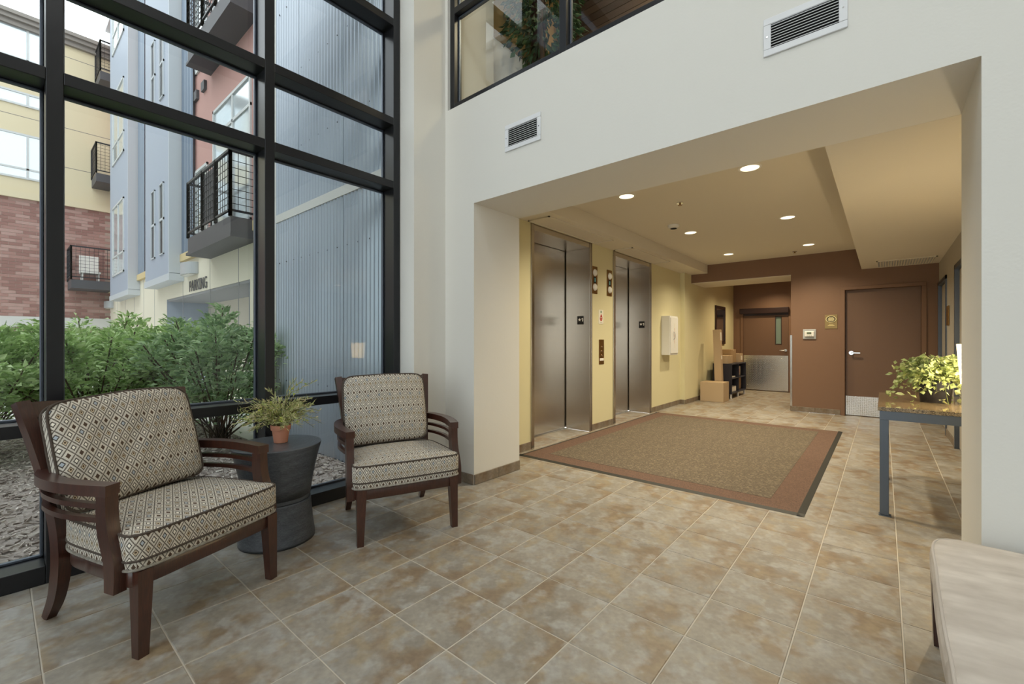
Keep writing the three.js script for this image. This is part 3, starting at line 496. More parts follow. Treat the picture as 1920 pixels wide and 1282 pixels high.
function armchair(label, pos, turn) {
  const o = thing('armchair', label, 'chair', pos, turn, 'lobby armchairs');
  for (const s of [-1, 1]) {
    mesh('leg', loft([[-1, -1], [1, -1], [1, 1], [-1, 1]].length ? [[0, 0.019], [0.335, 0.028]].map(([y, h]) => [[-1, -1], [-1, 1], [1, 1], [1, -1]].map(([a, b]) => V(s * (0.318 - 0.028) + s * (0.028 - h) + a * h, y, 0.302 + (0.028 - h) + b * h))) : []), M.wood, o);
    const P = spline([V(s * 0.275, 0, -0.345), V(s * 0.272, 0.12, -0.285), V(s * 0.272, 0.3, -0.258), V(s * 0.28, 0.5, -0.285), V(s * 0.305, 0.75, -0.355), V(s * 0.33, 0.955, -0.43)], 22);
    mesh('back_leg', bar(P, V(1, 0, 0), P.map((_, i) => 0.034 + 0.012 * Math.min(1, i / 8)), P.map((_, i) => i < 6 ? 0.036 + i * 0.004 : 0.06 - Math.max(0, i - 12) * 0.0016)), M.wood, o);
    const plan = spline([V(s * 0.295, 0, -0.315), V(s * 0.345, 0, -0.22), V(s * 0.372, 0, -0.06), V(s * 0.362, 0, 0.09), V(s * 0.338, 0, 0.215)], 18);
    const at = (y, inset) => plan.map((p, i) => V(p.x - s * inset, y, p.z));
    mesh('armrest', bar(at(0.648, 0), V(1, 0, 0), 0.055, 0.042), M.wood, o);
    mesh('arm_slat', bar(at(0.583, 0.004).slice(0, 17), V(1, 0, 0), 0.024, 0.02), M.wood, o);
    mesh('arm_slat', bar(at(0.528, 0.006).slice(0, 17), V(1, 0, 0), 0.024, 0.02), M.wood, o);
    const Q = spline([V(s * 0.34, 0.628, 0.185), V(s * 0.34, 0.55, 0.186), V(s * 0.341, 0.48, 0.198), V(s * 0.343, 0.42, 0.225), V(s * 0.344, 0.36, 0.242), V(s * 0.344, 0.262, 0.242)], 20);
    mesh('arm_post', bar(Q, V(1, 0, 0), 0.044, Q.map((_, i) => 0.056 + 0.01 * Math.sin(i / 20 * Math.PI))), M.wood, o);
  }
  const outline = ringPts([[-0.31, 0.31], [-0.1, 0.326], [0.1, 0.326], [0.31, 0.31], [0.322, 0.2], [0.312, 0.0], [0.29, -0.16], [0.22, -0.255], [0.08, -0.272], [-0.08, -0.272], [-0.22, -0.255], [-0.29, -0.16], [-0.312, 0.0], [-0.322, 0.2]], 72);
  const shrink = (d) => outline.map((p) => p.clone().multiplyScalar(1 - d / 0.3));
  mesh('seat_frame', cushion(shrink(0.002), 0.272, 0.336, 0.004, 0), M.wood, o);
  mesh('seat_deck', cushion(shrink(-0.004), 0.336, 0.372, 0.012, 0), M.fabric, o);
  const seat = mesh('seat_cushion', cushion(shrink(-0.008), 0.368, 0.478, 0.016, 0.03), M.fabric, o);
  for (const [y, d] of [[0.376, 0.0], [0.474, 0.002]]) mesh('welt', tube(shrink(-0.006 + d).map((p) => V(p.x, y, p.z)), 0.0055, 110, 6, true), M.welt, seat);
  mesh('deck_welt', tube(shrink(-0.005).map((p) => V(p.x, 0.341, p.z)), 0.006, 110, 6, true), M.fabric, o);
  const crest = spline([V(-0.315, 0.915, -0.418), V(-0.16, 0.905, -0.45), V(0, 0.902, -0.46), V(0.16, 0.905, -0.45), V(0.315, 0.915, -0.418)], 20);
  mesh('crest_rail', bar(crest, V(0, 1, -0.35).normalize(), 0.075, 0.03), M.wood, o);
  const lowRail = spline([V(-0.28, 0.42, -0.275), V(0, 0.42, -0.3), V(0.28, 0.42, -0.275)], 12);
  mesh('lower_rail', bar(lowRail, V(0, 1, -0.2).normalize(), 0.06, 0.026), M.wood, o);
  mesh('back_panel', loft([[0.43, -0.295], [0.65, -0.352], [0.88, -0.43]].map(([y, z]) => [...Array.from({ length: 9 }, (_, i) => V(-0.27 + i * 0.0675, y, z - 0.03 * (1 - ((i - 4) / 4) ** 2))), ...Array.from({ length: 9 }, (_, i) => V(0.27 - i * 0.0675, y, z - 0.012 - 0.03 * (1 - ((i - 4) / 4) ** 2)))].reverse())), M.wood, o);
  return o;
}
function pillow(label, w, h, t, wob) {
  const N = 44, K = 20, pos = [], uv = [], idx = [];
  const edge = (a) => { const c = Math.cos(a), s = Math.sin(a), e = 9, r = 1 / Math.pow(Math.abs(c) ** e + Math.abs(s) ** e, 1 / e); const bulge = 1 - 0.035 * Math.cos(2 * a) ** 2 * (1 - Math.abs(Math.cos(2 * a))); return [c * r * w / 2 * bulge, s * r * h / 2 * bulge]; };
  for (const side of [1, -1]) for (let k = 0; k <= K; k++) for (let i = 0; i <= N; i++) {
    const f = k / K, a = i / N * Math.PI * 2, [ex, ey] = edge(a), x = ex * f, y = ey * f;
    const q = Math.max(0, 1 - f ** 3.2), prof = t / 2 * (0.28 + 0.72 * Math.pow(q, 0.55)) * (0.9 + 0.1 * Math.cos(4 * a) * f) + wob * 0.006 * Math.sin(x * 21 + y * 13) * q + wob * 0.004 * Math.sin(x * 47 - y * 31) * q;
    pos.push(x, y + wob * 0.008 * Math.sin(x * 9 + 1) * f, side * (f > 0.999 ? t * 0.13 : prof)); uv.push(x, y + (side < 0 ? 0.05 : 0));
  }
  const row = N + 1, half = (K + 1) * row;
  for (let s = 0; s < 2; s++) for (let k = 0; k < K; k++) for (let i = 0; i < N; i++) { const a = s * half + k * row + i, b = a + 1, c = a + row, d = c + 1; if (s === 0) idx.push(a, c, d, a, d, b); else idx.push(a, d, c, a, b, d); }
  for (let i = 0; i < N; i++) { const a = K * row + i, b = a + 1, c = half + a, d = half + b; idx.push(a, c, d, a, d, b); }
  const g = new THREE.BufferGeometry(); g.setAttribute('position', new THREE.Float32BufferAttribute(pos, 3)); g.setAttribute('uv', new THREE.Float32BufferAttribute(uv, 2)); g.setIndex(idx); g.computeVertexNormals();
  const o = thing('back_cushion', label, 'cushion', [0, 0, 0], 0, 'armchair back cushions');
  const body = mesh('cover', g, M.fabric, o);
  for (const s of [1, -1]) mesh('welt', tube(Array.from({ length: 60 }, (_, i) => { const [x, y] = edge(i / 60 * Math.PI * 2); return V(x, y + wob * 0.008 * Math.sin(x * 9 + 1), s * t * 0.135); }), 0.0055, 140, 6, true), M.welt, o);
  return o;
}
{
  const spots = [[[-2.6, 0, -0.532], 111, 'dark wood armchair with diamond pattern cushions, nearer one at the left edge', 'diamond patterned back cushion slumped on the nearer left armchair', 1, [-0.035, 0.732, -0.21], 0.02, -0.3], [[-2.568, 0, -1.798], 69, 'dark wood armchair with diamond pattern cushions, farther one beside the white pier', 'diamond patterned back cushion upright on the armchair beside the pier', 0.4, [-0.03, 0.737, -0.215], 0.0, -0.27]];
  for (const [p, deg, l, lp, wob, off, roll, tilt] of spots) {
    const t = deg * Math.PI / 180; armchair(l, p, t);
    const c = pillow(lp, 0.585, 0.49, 0.17, wob); const v = V(...off).applyAxisAngle(V(0, 1, 0), t);
    c.position.set(p[0] + v.x, p[1] + v.y, p[2] + v.z); c.rotation.set(tilt, t, roll, 'YXZ');
  }
}
// drum side table
{
  const o = thing('side_table', 'dark grey waisted drum side table between the two armchairs', 'table', [-2.88, 0, -1.136]);
  const prof = (list) => new THREE.LatheGeometry(list.map(([a, b]) => new THREE.Vector2(a, b)), 64);
  mesh('base', prof([[0, 0.001], [0.213, 0.001], [0.213, 0.02], [0.2, 0.12], [0.19, 0.24], [0.19, 0.25], [0, 0.25]]), M.slate, o);
  mesh('ring', prof([[0, 0.25], [0.187, 0.25], [0.186, 0.256], [0.186, 0.272], [0.188, 0.275], [0, 0.275]]), M.slate, o);
  mesh('drum', prof([[0, 0.276], [0.189, 0.276], [0.197, 0.34], [0.213, 0.43], [0.236, 0.53], [0.25, 0.582], [0.25, 0.585]]), M.slate, o);
  mesh('top', prof([[0.25, 0.583], [0.2505, 0.588], [0.248, 0.5905], [0, 0.5905]]), std('#ffffff', 0.32, { map: slateTex }), o);
}
// instanced leaves
const leafGeo = (l, w, fold = 0.25) => { const g = new THREE.BufferGeometry(); g.setAttribute('position', new THREE.Float32BufferAttribute([0, 0, 0, w / 2, fold * w, l * 0.45, 0, 0, l * 0.5, 0, 0, 0, 0, 0, l * 0.5, -w / 2, fold * w, l * 0.45, w / 2, fold * w, l * 0.45, 0, -0.1 * l, l, 0, 0, l * 0.5, -w / 2, fold * w, l * 0.45, 0, 0, l * 0.5, 0, -0.1 * l, l], 3)); g.computeVertexNormals(); g.setAttribute('uv', new THREE.Float32BufferAttribute(new Float32Array(24), 2)); return g; };
function leaves(name, geo, mat, list, parent, tones) {
  const m = new THREE.InstancedMesh(geo, mat, list.length), q = new THREE.Quaternion(), M4 = new THREE.Matrix4(), c = new THREE.Color();
  list.forEach(([p, dir, roll, s], i) => {
    q.setFromUnitVectors(V(0, 0, 1), dir.clone().normalize()); q.multiply(new THREE.Quaternion().setFromAxisAngle(V(0, 0, 1), roll));
    M4.compose(p, q, V(s, s, s)); m.setMatrixAt(i, M4); m.setColorAt(i, c.set(tones[Math.floor(rnd() * tones.length)]));
  });
  m.name = name; m.castShadow = m.receiveShadow = true; m.userData.kind = 'stuff'; (parent ?? scene).add(m);
  return m;
}
{
  const o = thing('potted_plant', 'small feathery plant in a terracotta pot on the drum table', 'plant', [-2.885, 0.591, -1.158]);
  const lathe = (l) => new THREE.LatheGeometry(l.map(([a, b]) => new THREE.Vector2(a, b)), 40);
  mesh('pot', lathe([[0, 0], [0.037, 0], [0.039, 0.003], [0.05, 0.08], [0.05, 0.082]]), M.terracotta, o);
  mesh('rim', lathe([[0.05, 0.08], [0.056, 0.081], [0.0585, 0.109], [0.057, 0.111], [0.052, 0.111], [0.05, 0.1]]), M.terracotta, o);
  mesh('soil', cyl(0.051, 0.051, 0.004, 0, 0.095, 0, 24), M.soil, o);
  const needles = [], stems = [], broad = [];
  for (let k = 0; k < 120; k++) {
    const a = rnd() * 6.283, out = rr(0.06, 0.27) * (k < 12 ? 1.12 : 1), up = rr(0.03, 0.19) + (k % 17 === 0 ? 0.11 : 0), droop = rr(0, 0.07) * (out / 0.2);
    const cv = new THREE.CatmullRomCurve3([V(rr(-0.02, 0.02), 0.1, rr(-0.02, 0.02)), V(Math.cos(a) * out * 0.45, 0.1 + up * 0.75, Math.sin(a) * out * 0.45), V(Math.cos(a) * out, 0.1 + up - droop, Math.sin(a) * out)]);
    stems.push(new THREE.TubeGeometry(cv, 8, 0.0012, 4));
    for (let i = 3; i <= 30; i++) { const t = i / 30, p = cv.getPoint(t), d = cv.getTangent(t); const s = d.clone().add(V(rr(-1, 1), rr(-0.5, 1), rr(-1, 1)).multiplyScalar(0.95)).normalize(); needles.push([p, s, rnd() * 6, rr(0.7, 1.25)]); }
    if (k % 3 === 0) for (let i = 0; i < 3; i++) broad.push([cv.getPoint(rr(0.35, 0.8)), V(rr(-1, 1), rr(-0.2, 1), rr(-1, 1)), rnd() * 6, rr(0.7, 1.2)]);
  }
  mesh('stems', stems, std('#6d6b3a', 0.8), o);
  leaves('needle_leaves', leafGeo(0.03, 0.0055), leafMat('#ffffff', 0.25), needles, o, ['#b6be7c', '#c9c68e', '#d6ca9e', '#a0ac6c', '#c4b48a', '#bec586']);
  leaves('round_leaves', leafGeo(0.022, 0.018), leafMat('#ffffff', 0.3), broad, o, ['#b6c24e', '#a9b64a', '#c3c95f']);
}
// console table, fern, lamp
{
  const o = thing('console_table', 'steel console table with polished granite top behind the right pier', 'table', [0.0, 0, -4.6]);
  const X0 = -0.03, X1 = 1.05, z0 = -0.58, z1 = 0.58;
  mesh('granite_top', rbox(X0, X1, 0.737, 0.765, z0, z1, 0.003, 1), M.granite, o);
  mesh('apron', [box(X0 + 0.01, X1 - 0.01, 0.675, 0.736, z1 - 0.055, z1 - 0.01), box(X0 + 0.01, X1 - 0.01, 0.675, 0.736, z0 + 0.01, z0 + 0.055), box(X0 + 0.01, X0 + 0.055, 0.675, 0.736, z0 + 0.055, z1 - 0.055), box(X1 - 0.055, X1 - 0.01, 0.675, 0.736, z0 + 0.055, z1 - 0.055)], M.tableSteel, o);
  for (const x of [X0 + 0.01, X1 - 0.06]) for (const z of [z1 - 0.06, z0 + 0.01]) { const l = mesh('leg', rbox(x, x + 0.05, 0.006, 0.675, z, z + 0.05, 0.003, 1), M.tableSteel, o); mesh('foot', rbox(x - 0.006, x + 0.062, 0, 0.006, z - 0.006, z + 0.056, 0.002, 1), M.tableSteel, l); }
  const f = thing('potted_fern', 'bushy lime green fern in a dark pot on the granite console table', 'plant', [0.3, 0.766, -4.6]);
  mesh('pot', new THREE.LatheGeometry([[0, 0], [0.085, 0], [0.1, 0.16], [0.105, 0.165], [0.095, 0.165], [0.09, 0.15], [0, 0.15]].map(([a, b]) => new THREE.Vector2(a, b)), 40), M.potDark, f);
  const L = [], stems = [];
  for (let k = 0; k < 120; k++) {
    const a = rnd() * 6.283, out = rr(0.08, 0.29), top = rr(0.14, 0.3), end = top - rr(-0.02, 0.24) * (out / 0.27);
    const cv = new THREE.CatmullRomCurve3([V(0, 0.15, 0), V(Math.cos(a) * out * 0.5, 0.04 + top, Math.sin(a) * out * 0.5), V(Math.cos(a) * out, 0.04 + Math.max(-0.03, end), Math.sin(a) * out)]);
    stems.push(new THREE.TubeGeometry(cv, 8, 0.0013, 4));
    for (let i = 2; i <= 11; i++) { const p = cv.getPoint(i / 11); p.add(V(rr(-0.018, 0.018), rr(-0.012, 0.012), rr(-0.018, 0.018))); L.push([p, V(Math.cos(a) + rr(-0.8, 0.8), rr(-0.7, 0.4), Math.sin(a) + rr(-0.8, 0.8)), rnd() * 6, rr(0.75, 1.35)]); }
  }
  mesh('stems', stems, std('#5b6a2c', 0.8), f);
  leaves('fronds', leafGeo(0.036, 0.036, 0.1), leafMat('#ffffff', 0.3), L, f, ['#a3b070', '#93a362', '#b0ba80', '#84945a', '#a8b078']);
  const l = thing('table_lamp', 'lit table lamp with cream shade at the right end of the console table', 'lamp', [0.505, 0.766, -4.25]);
  mesh('base', new THREE.LatheGeometry([[0, 0], [0.06, 0], [0.062, 0.012], [0.02, 0.03], [0.014, 0.06], [0.014, 0.24], [0, 0.24]].map(([a, b]) => new THREE.Vector2(a, b)), 32), M.tableSteel, l);
  mesh('shade', new THREE.CylinderGeometry(0.125, 0.105, 0.27, 40, 1, true).translate(0, 0.305, 0), M.shade, l);
  mesh('bulb', new THREE.SphereGeometry(0.028, 16, 12).translate(0, 0.29, 0), new THREE.MeshStandardMaterial({ color: '#fff2d8', emissive: new THREE.Color().setRGB(1, 0.82, 0.5), emissiveIntensity: 3 }), l);
  const p = new THREE.PointLight(new THREE.Color().setRGB(1, 0.83, 0.55), LAMP, 0, 2); p.position.set(0.505, 1.056, -4.25); p.castShadow = true; p.shadow.radius = 1.4; p.name = 'lamp_bulb_light'; scene.add(p);
}
// suede bench
{
  const o = thing('bench', 'cream suede upholstered bench on dark legs in the lower right corner', 'bench', [0, 0, 0]);
  const out = ringPts([[0.165, -2.52], [0.35, -2.55], [0.9, -2.56], [1.4, -2.55], [1.58, -2.52], [1.6, -2.1], [1.6, -1.7], [1.58, -1.26], [1.4, -1.23], [0.9, -1.22], [0.35, -1.23], [0.145, -1.26], [0.122, -1.6], [0.133, -2.15]], 80);
  mesh('seat_cushion', cushion(out, 0.315, 0.412, 0.03, 0.026), M.suede, o);
  mesh('welt', tube(out.map((p) => { const c = V(0.85, 0, -1.89), v = p.clone().sub(c); return c.clone().addScaledVector(v, 1 - 0.011 / v.length()).setY(0.405); }), 0.005, 140, 6, true), M.suede, o);
  mesh('frame', rbox(0.17, 1.55, 0.265, 0.315, -2.5, -1.28, 0.006, 1), M.wood, o);
  for (const x of [0.183, 1.52]) for (const z of [-2.465, -1.32]) mesh('leg', loft([[0, 0.028], [0.29, 0.036]].map(([y, h]) => [[-1, -1], [-1, 1], [1, 1], [1, -1]].map(([a, b]) => V(x + a * h, y, z + b * h)))), M.wood, o);
}
// lobby ceiling light panels, beyond the frame
for (const [x, z, l] of [[-1.4, -0.4, 'square ceiling light panel over the armchairs'], [1.6, -0.4, 'square ceiling light panel over the bench'], [-1.4, 2.8, 'square ceiling light panel behind the viewer on the window side'], [1.6, 2.8, 'square ceiling light panel behind the viewer on the wall side']]) {
  const o = thing('ceiling_panel', l, 'ceiling light', [x, 6.19, z], 0, 'lobby ceiling panels');
  mesh('frame', [box(-0.63, 0.63, -0.03, 0, 0.6, 0.63), box(-0.63, 0.63, -0.03, 0, -0.63, -0.6), box(-0.63, -0.6, -0.03, 0, -0.6, 0.6), box(0.6, 0.63, -0.03, 0, -0.6, 0.6)], M.whitePlastic, o);
  mesh('diffuser', box(-0.6, 0.6, -0.02, -0.01, -0.6, 0.6), M.panelGlow, o);
  const r = new THREE.RectAreaLight(new THREE.Color().setRGB(1, 0.98, 0.95), LOBBY_PANEL, 1.2, 1.2); r.position.set(x, 6.15, z); r.lookAt(x, 0, z); scene.add(r);
}

// ---------- room upstairs behind the interior window ----------
struct('floor_upstairs', [box(-3.4, 3.2, 2.95, 3.25, -7, ZJ)], M.tan);
struct('wall_upstairs_west', [...wallX(-7, ZJ, 3.25, 6.2, -3.35, -3.15)], M.tan);
struct('wall_upstairs_back', [box(-3.4, 3.2, 3.25, 6.2, -7.2, -7), box(3.2, 3.4, 2.95, 6.2, -7.2, ZJ)], M.tan);
struct('ceiling_upstairs', [box(-3.4, 3.4, 5.6, 6.2, -7.2, ZJ)], M.ceil);
tag(mesh('white_panel', rbox(-3.148, -3.1, 3.84, 4.4, -3.94, -3.33, 0.004, 1), std('#e8ecf2', 0.6)), 'white panel behind the upstairs interior window', 'panel');
{
  const o = thing('wood_screen', 'brown boarded partition upstairs right of the hanging plant', 'partition', [0, 0, 0]);
  mesh('post', box(-3.1, -2.98, 3.251, 5.59, -4.12, -3.99), std('#4a2c1c', 0.5), o);
  for (let i = 0; i < 25; i++) mesh('board', box(-2.97, -1.5, 3.252 + i * 0.09, 3.335 + i * 0.09, -4.55 - (i % 2) * 0.006, -4.5), std(['#4a382c', '#423228', '#523f32'][i % 3], 0.6), o);
  const f = thing('ficus_tree', 'leafy indoor tree upstairs behind the interior window', 'plant', [-2.75, 3.25, -3.75]);
  mesh('trunk', tube([V(0, 0.3, 0), V(0.02, 0.8, 0.02), V(-0.03, 1.3, 0), V(0, 1.9, 0)], 0.025, 20, 8), M.bark, f);
  mesh('planter', new THREE.LatheGeometry([[0, 0], [0.16, 0], [0.2, 0.34], [0.18, 0.34], [0, 0.3]].map(([a, b]) => new THREE.Vector2(a, b)), 32), M.potDark, f);
  const L = []; for (let k = 0; k < 1100; k++) { const a = rnd() * 6.283, r = 0.5 * Math.sqrt(rnd()), y = rr(1.05, 2.2); L.push([V(Math.cos(a) * r * 0.8, y, Math.sin(a) * r * 0.8), V(Math.cos(a), rr(-1.6, -0.2), Math.sin(a)), rnd() * 6, rr(0.8, 1.3)]); }
  leaves('foliage', leafGeo(0.085, 0.042), leafMat('#ffffff', 0.2), L, f, ['#2f4a2c', '#3c5a34', '#27401f', '#4b6a3e']);
  const p = thing('upstairs_light', 'ceiling light panel in the room upstairs', 'ceiling light', [-1.2, 5.59, -4.2]);
  mesh('diffuser', box(-0.5, 0.5, -0.03, 0, -0.2, 0.2), M.lens, p);
  const r = new THREE.RectAreaLight(new THREE.Color().setRGB(1, 0.82, 0.52), UPSTAIRS, 1, 0.4); r.position.set(-1.2, 5.54, -4.2); r.lookAt(-1.2, 0, -4.2); scene.add(r);
}

// ---------- outdoors ----------
struct('ground', [box(-60, -3.42, -0.3, -0.04, -3.2, 40), box(-60, -22, -0.3, -0.04, -40, -3.2)], M.concrete);
struct('planting_bed', [box(-5.95, -3.42, -0.2, -0.005, -2.29, 6), box(-9.2, -5.95, -0.2, -0.005, -2.05, 6)], M.mulch);
{
  const L = []; for (let k = 0; k < 14000; k++) { const x = rr(-8.2, -3.45), z = rr(-2.28, 2.2); if (x < -5.9 && z < -2.0) continue; L.push([V(x, rr(-0.004, 0.012), z), V(rr(-1, 1), rr(-0.15, 0.25), rr(-1, 1)), rnd() * 6, rr(0.5, 1.5)]); }
  const m = leaves('bark_mulch', new THREE.BoxGeometry(0.01, 0.004, 0.04), M.chip.clone(), L, null, ['#b0a49b', '#8f837b', '#cbc1b8', '#766a63', '#bcb0a7', '#dad1c8']);
  m.material.color.set('#ffffff'); Object.assign(m.userData, { label: 'grey brown bark mulch covering the planting bed', category: 'mulch' });
}
function shrub(label, x, z, r, h, n, tones, loose = 0) {
  const o = thing('shrub', label, 'shrub', [x, -0.01, z], 0, 'shrubs outside the window'), stems = [], L = [], tips = [];
  for (let k = 0; k < 46; k++) {
    const a = rnd() * 6.283, s = Math.sqrt(rnd()), R = r * s, top = h * (0.55 + 0.45 * Math.sqrt(1 - 0.75 * s * s)) * rr(0.82, 1.04) * (loose && k % 7 === 0 ? 1.12 : 1), hh = k % 3 === 0 ? top * rr(0.4, 0.8) : top;
    const cv = new THREE.CatmullRomCurve3([V(rr(-0.1, 0.1), 0, rr(-0.1, 0.1)), V(Math.cos(a) * R * 0.4, hh * 0.45, Math.sin(a) * R * 0.4), V(Math.cos(a) * R * 0.85, hh * 0.82, Math.sin(a) * R * 0.85), V(Math.cos(a) * R * 1.05, hh, Math.sin(a) * R * 1.05)]);
    stems.push(new THREE.TubeGeometry(cv, 8, 0.007, 4)); tips.push(cv);
  }
  for (let k = 0; k < n; k++) {
    const cv = tips[k % tips.length], t = 1 - 0.72 * rnd() * rnd() - 0.05 * rnd(), p = cv.getPoint(t), d = cv.getTangent(t), sp = 0.03 + 0.15 * (1 - Math.abs(t - 0.72)) * rnd();
    const a = V(rr(-1, 1), rr(-0.9, 0.9), rr(-1, 1)); p.addScaledVector(a, t > 0.97 ? 0.03 : sp);
    L.push([p, d.clone().multiplyScalar(0.6).add(V(a.x, rr(-0.5, 0.3), a.z)), rr(-0.7, 0.7), rr(0.7, 1.3)]);
  }
  mesh('stems', stems, M.bark, o);
  leaves('foliage', leafGeo(0.082, 0.042), leafMat('#ffffff', 0.45), L, o, tones);
}
const GR = ['#a8c67c', '#b8d48a', '#93b268', '#c6de9c', '#82a05a', '#d2e6ac'], GD = ['#9cba84', '#88a676', '#b0cc96', '#789868', '#bed4a6'];
shrub('loose dark leaved shrub in front of the garage opening', -6.0, -1.72, 0.72, 1.52, 5400, GD, 1);
shrub('green shrub right behind the loose one, under the blue bays', -7.3, -1.55, 0.8, 1.5, 5100, GR);
shrub('broad bright green shrub in the middle of the window view', -7.05, -0.75, 0.85, 1.38, 6300, GR);
shrub('bright green shrub beside the tall black mullion', -7.1, 0.15, 0.85, 1.4, 6300, GR);
shrub('bright green shrub at the left edge of the view', -7.3, 1.05, 0.85, 1.45, 5100, GR);
shrub('tall shrub at the back below the brick building', -8.6, -0.9, 0.85, 1.62, 4500, GR);
shrub('tall shrub at the back toward the left edge', -8.7, 0.25, 0.9, 1.62, 4500, GR);

// corrugated metal wing next to the window
function corrugated(name, x0, x1, y0, y1, z, mat, parent, pitch = 0.068, amp = 0.015) {
  const n = Math.round((x1 - x0) / pitch) * 8, pos = [], idx = [], uv = [];
  for (let i = 0; i <= n; i++) { const x = x0 + (x1 - x0) * i / n, zz = z + amp * Math.cos(i / 8 * 2 * Math.PI); for (const y of [y0, y1]) { pos.push(x, y, zz); uv.push(x, y); } }
  for (let i = 0; i < n; i++) { const a = 2 * i; idx.push(a, a + 2, a + 3, a, a + 3, a + 1); }
  const g = new THREE.BufferGeometry(); g.setAttribute('position', new THREE.Float32BufferAttribute(pos, 3)); g.setAttribute('uv', new THREE.Float32BufferAttribute(uv, 2)); g.setIndex(idx); g.computeVertexNormals();
  return mesh(name, g, mat, parent);
}
{
  const o = thing('corrugated_wing', 'blue grey corrugated metal building wing right outside the window', 'building', [0, 0, 0]);
  mesh('wall', box(-5.86, -3.42, -0.2, 14, -2.9, -2.315), M.corrDark, o);
  const cuts = [-5.84, -5.2, -4.19, -3.42];
  for (let i = 0; i < 3; i++) for (const [y0, y1] of [[0.0, 2.72], [2.8, 6.4], [6.4, 14]]) corrugated('corrugated_sheet', cuts[i] + 0.003, cuts[i + 1] - 0.003, y0, y1, -2.302, M.corr, o);
  mesh('band', box(-5.86, -3.42, 2.715, 2.81, -2.315, -2.285), M.trimLight, o);
  mesh('corner_trim', box(-5.93, -5.84, -0.1, 14, -2.36, -2.288), M.trimLight, o);
  const scr = []; for (let x = -5.75; x < -3.5; x += 0.204) for (const y of [0.75, 2.2, 3.5, 4.4, 5.3]) scr.push(new THREE.CylinderGeometry(0.008, 0.008, 0.006, 8).rotateX(Math.PI / 2).translate(x, y, -2.291));
  mesh('screws', scr, M.slab, o, 'stuff');
}
// apartment block over the parking entrance
const font = await new FontLoader().loadAsync('fonts/droid/droid_sans_regular.typeface.json');
const ZP = -2.7, ZBAY = -2.45;
function extWindow(parent, x0, x1, y0, y1, z, glass, bars = [], frame = M.winFrame) {
  const t = x1 - x0 < 0.5 ? 0.025 : 0.05, w = mesh('window', [box(x0, x1, y1 - t, y1, z - 0.02, z + 0.03), box(x0, x1, y0, y0 + t, z - 0.02, z + 0.03), box(x0, x0 + t, y0, y1, z - 0.02, z + 0.03), box(x1 - t, x1, y0, y1, z - 0.02, z + 0.03), ...bars.map(([k, v]) => k === 'x' ? box(v - 0.025, v + 0.025, y0, y1, z - 0.02, z + 0.025) : box(x0, x1, v - 0.025, v + 0.025, z - 0.02, z + 0.025))], frame, parent);
  mesh('pane', box(x0 + t, x1 - t, y0 + t, y1 - t, z - 0.01, z + 0.006), glass, w);
}
function railing(parent, a, b, y0, y1) {                     // a panel of railing between two points of the plan, with wire mesh
  const d = b.clone().sub(a), L = d.length(), yaw = Math.atan2(-d.z, d.x), put = (g) => g.rotateY(yaw).translate(a.x, 0, a.z), bars = [], wires = [];
  bars.push(put(box(0, L, y1 - 0.04, y1, -0.02, 0.02)), put(box(0, L, y0 + 0.08, y0 + 0.11, -0.015, 0.015)));
  for (const t of [0, 1]) bars.push(put(box(t * L - 0.022, t * L + 0.022, y0, y1, -0.022, 0.022)));
  for (let x = 0.11; x < L - 0.03; x += 0.11) wires.push(put(box(x - 0.004, x + 0.004, y0 + 0.1, y1 - 0.04, -0.004, 0.004)));
  for (let y = y0 + 0.2; y < y1 - 0.06; y += 0.11) wires.push(put(box(0, L, y - 0.004, y + 0.004, -0.004, 0.004)));
  const r = mesh('railing', bars, M.railBlack, parent); mesh('wire_mesh', wires, M.railBlack, r);
}
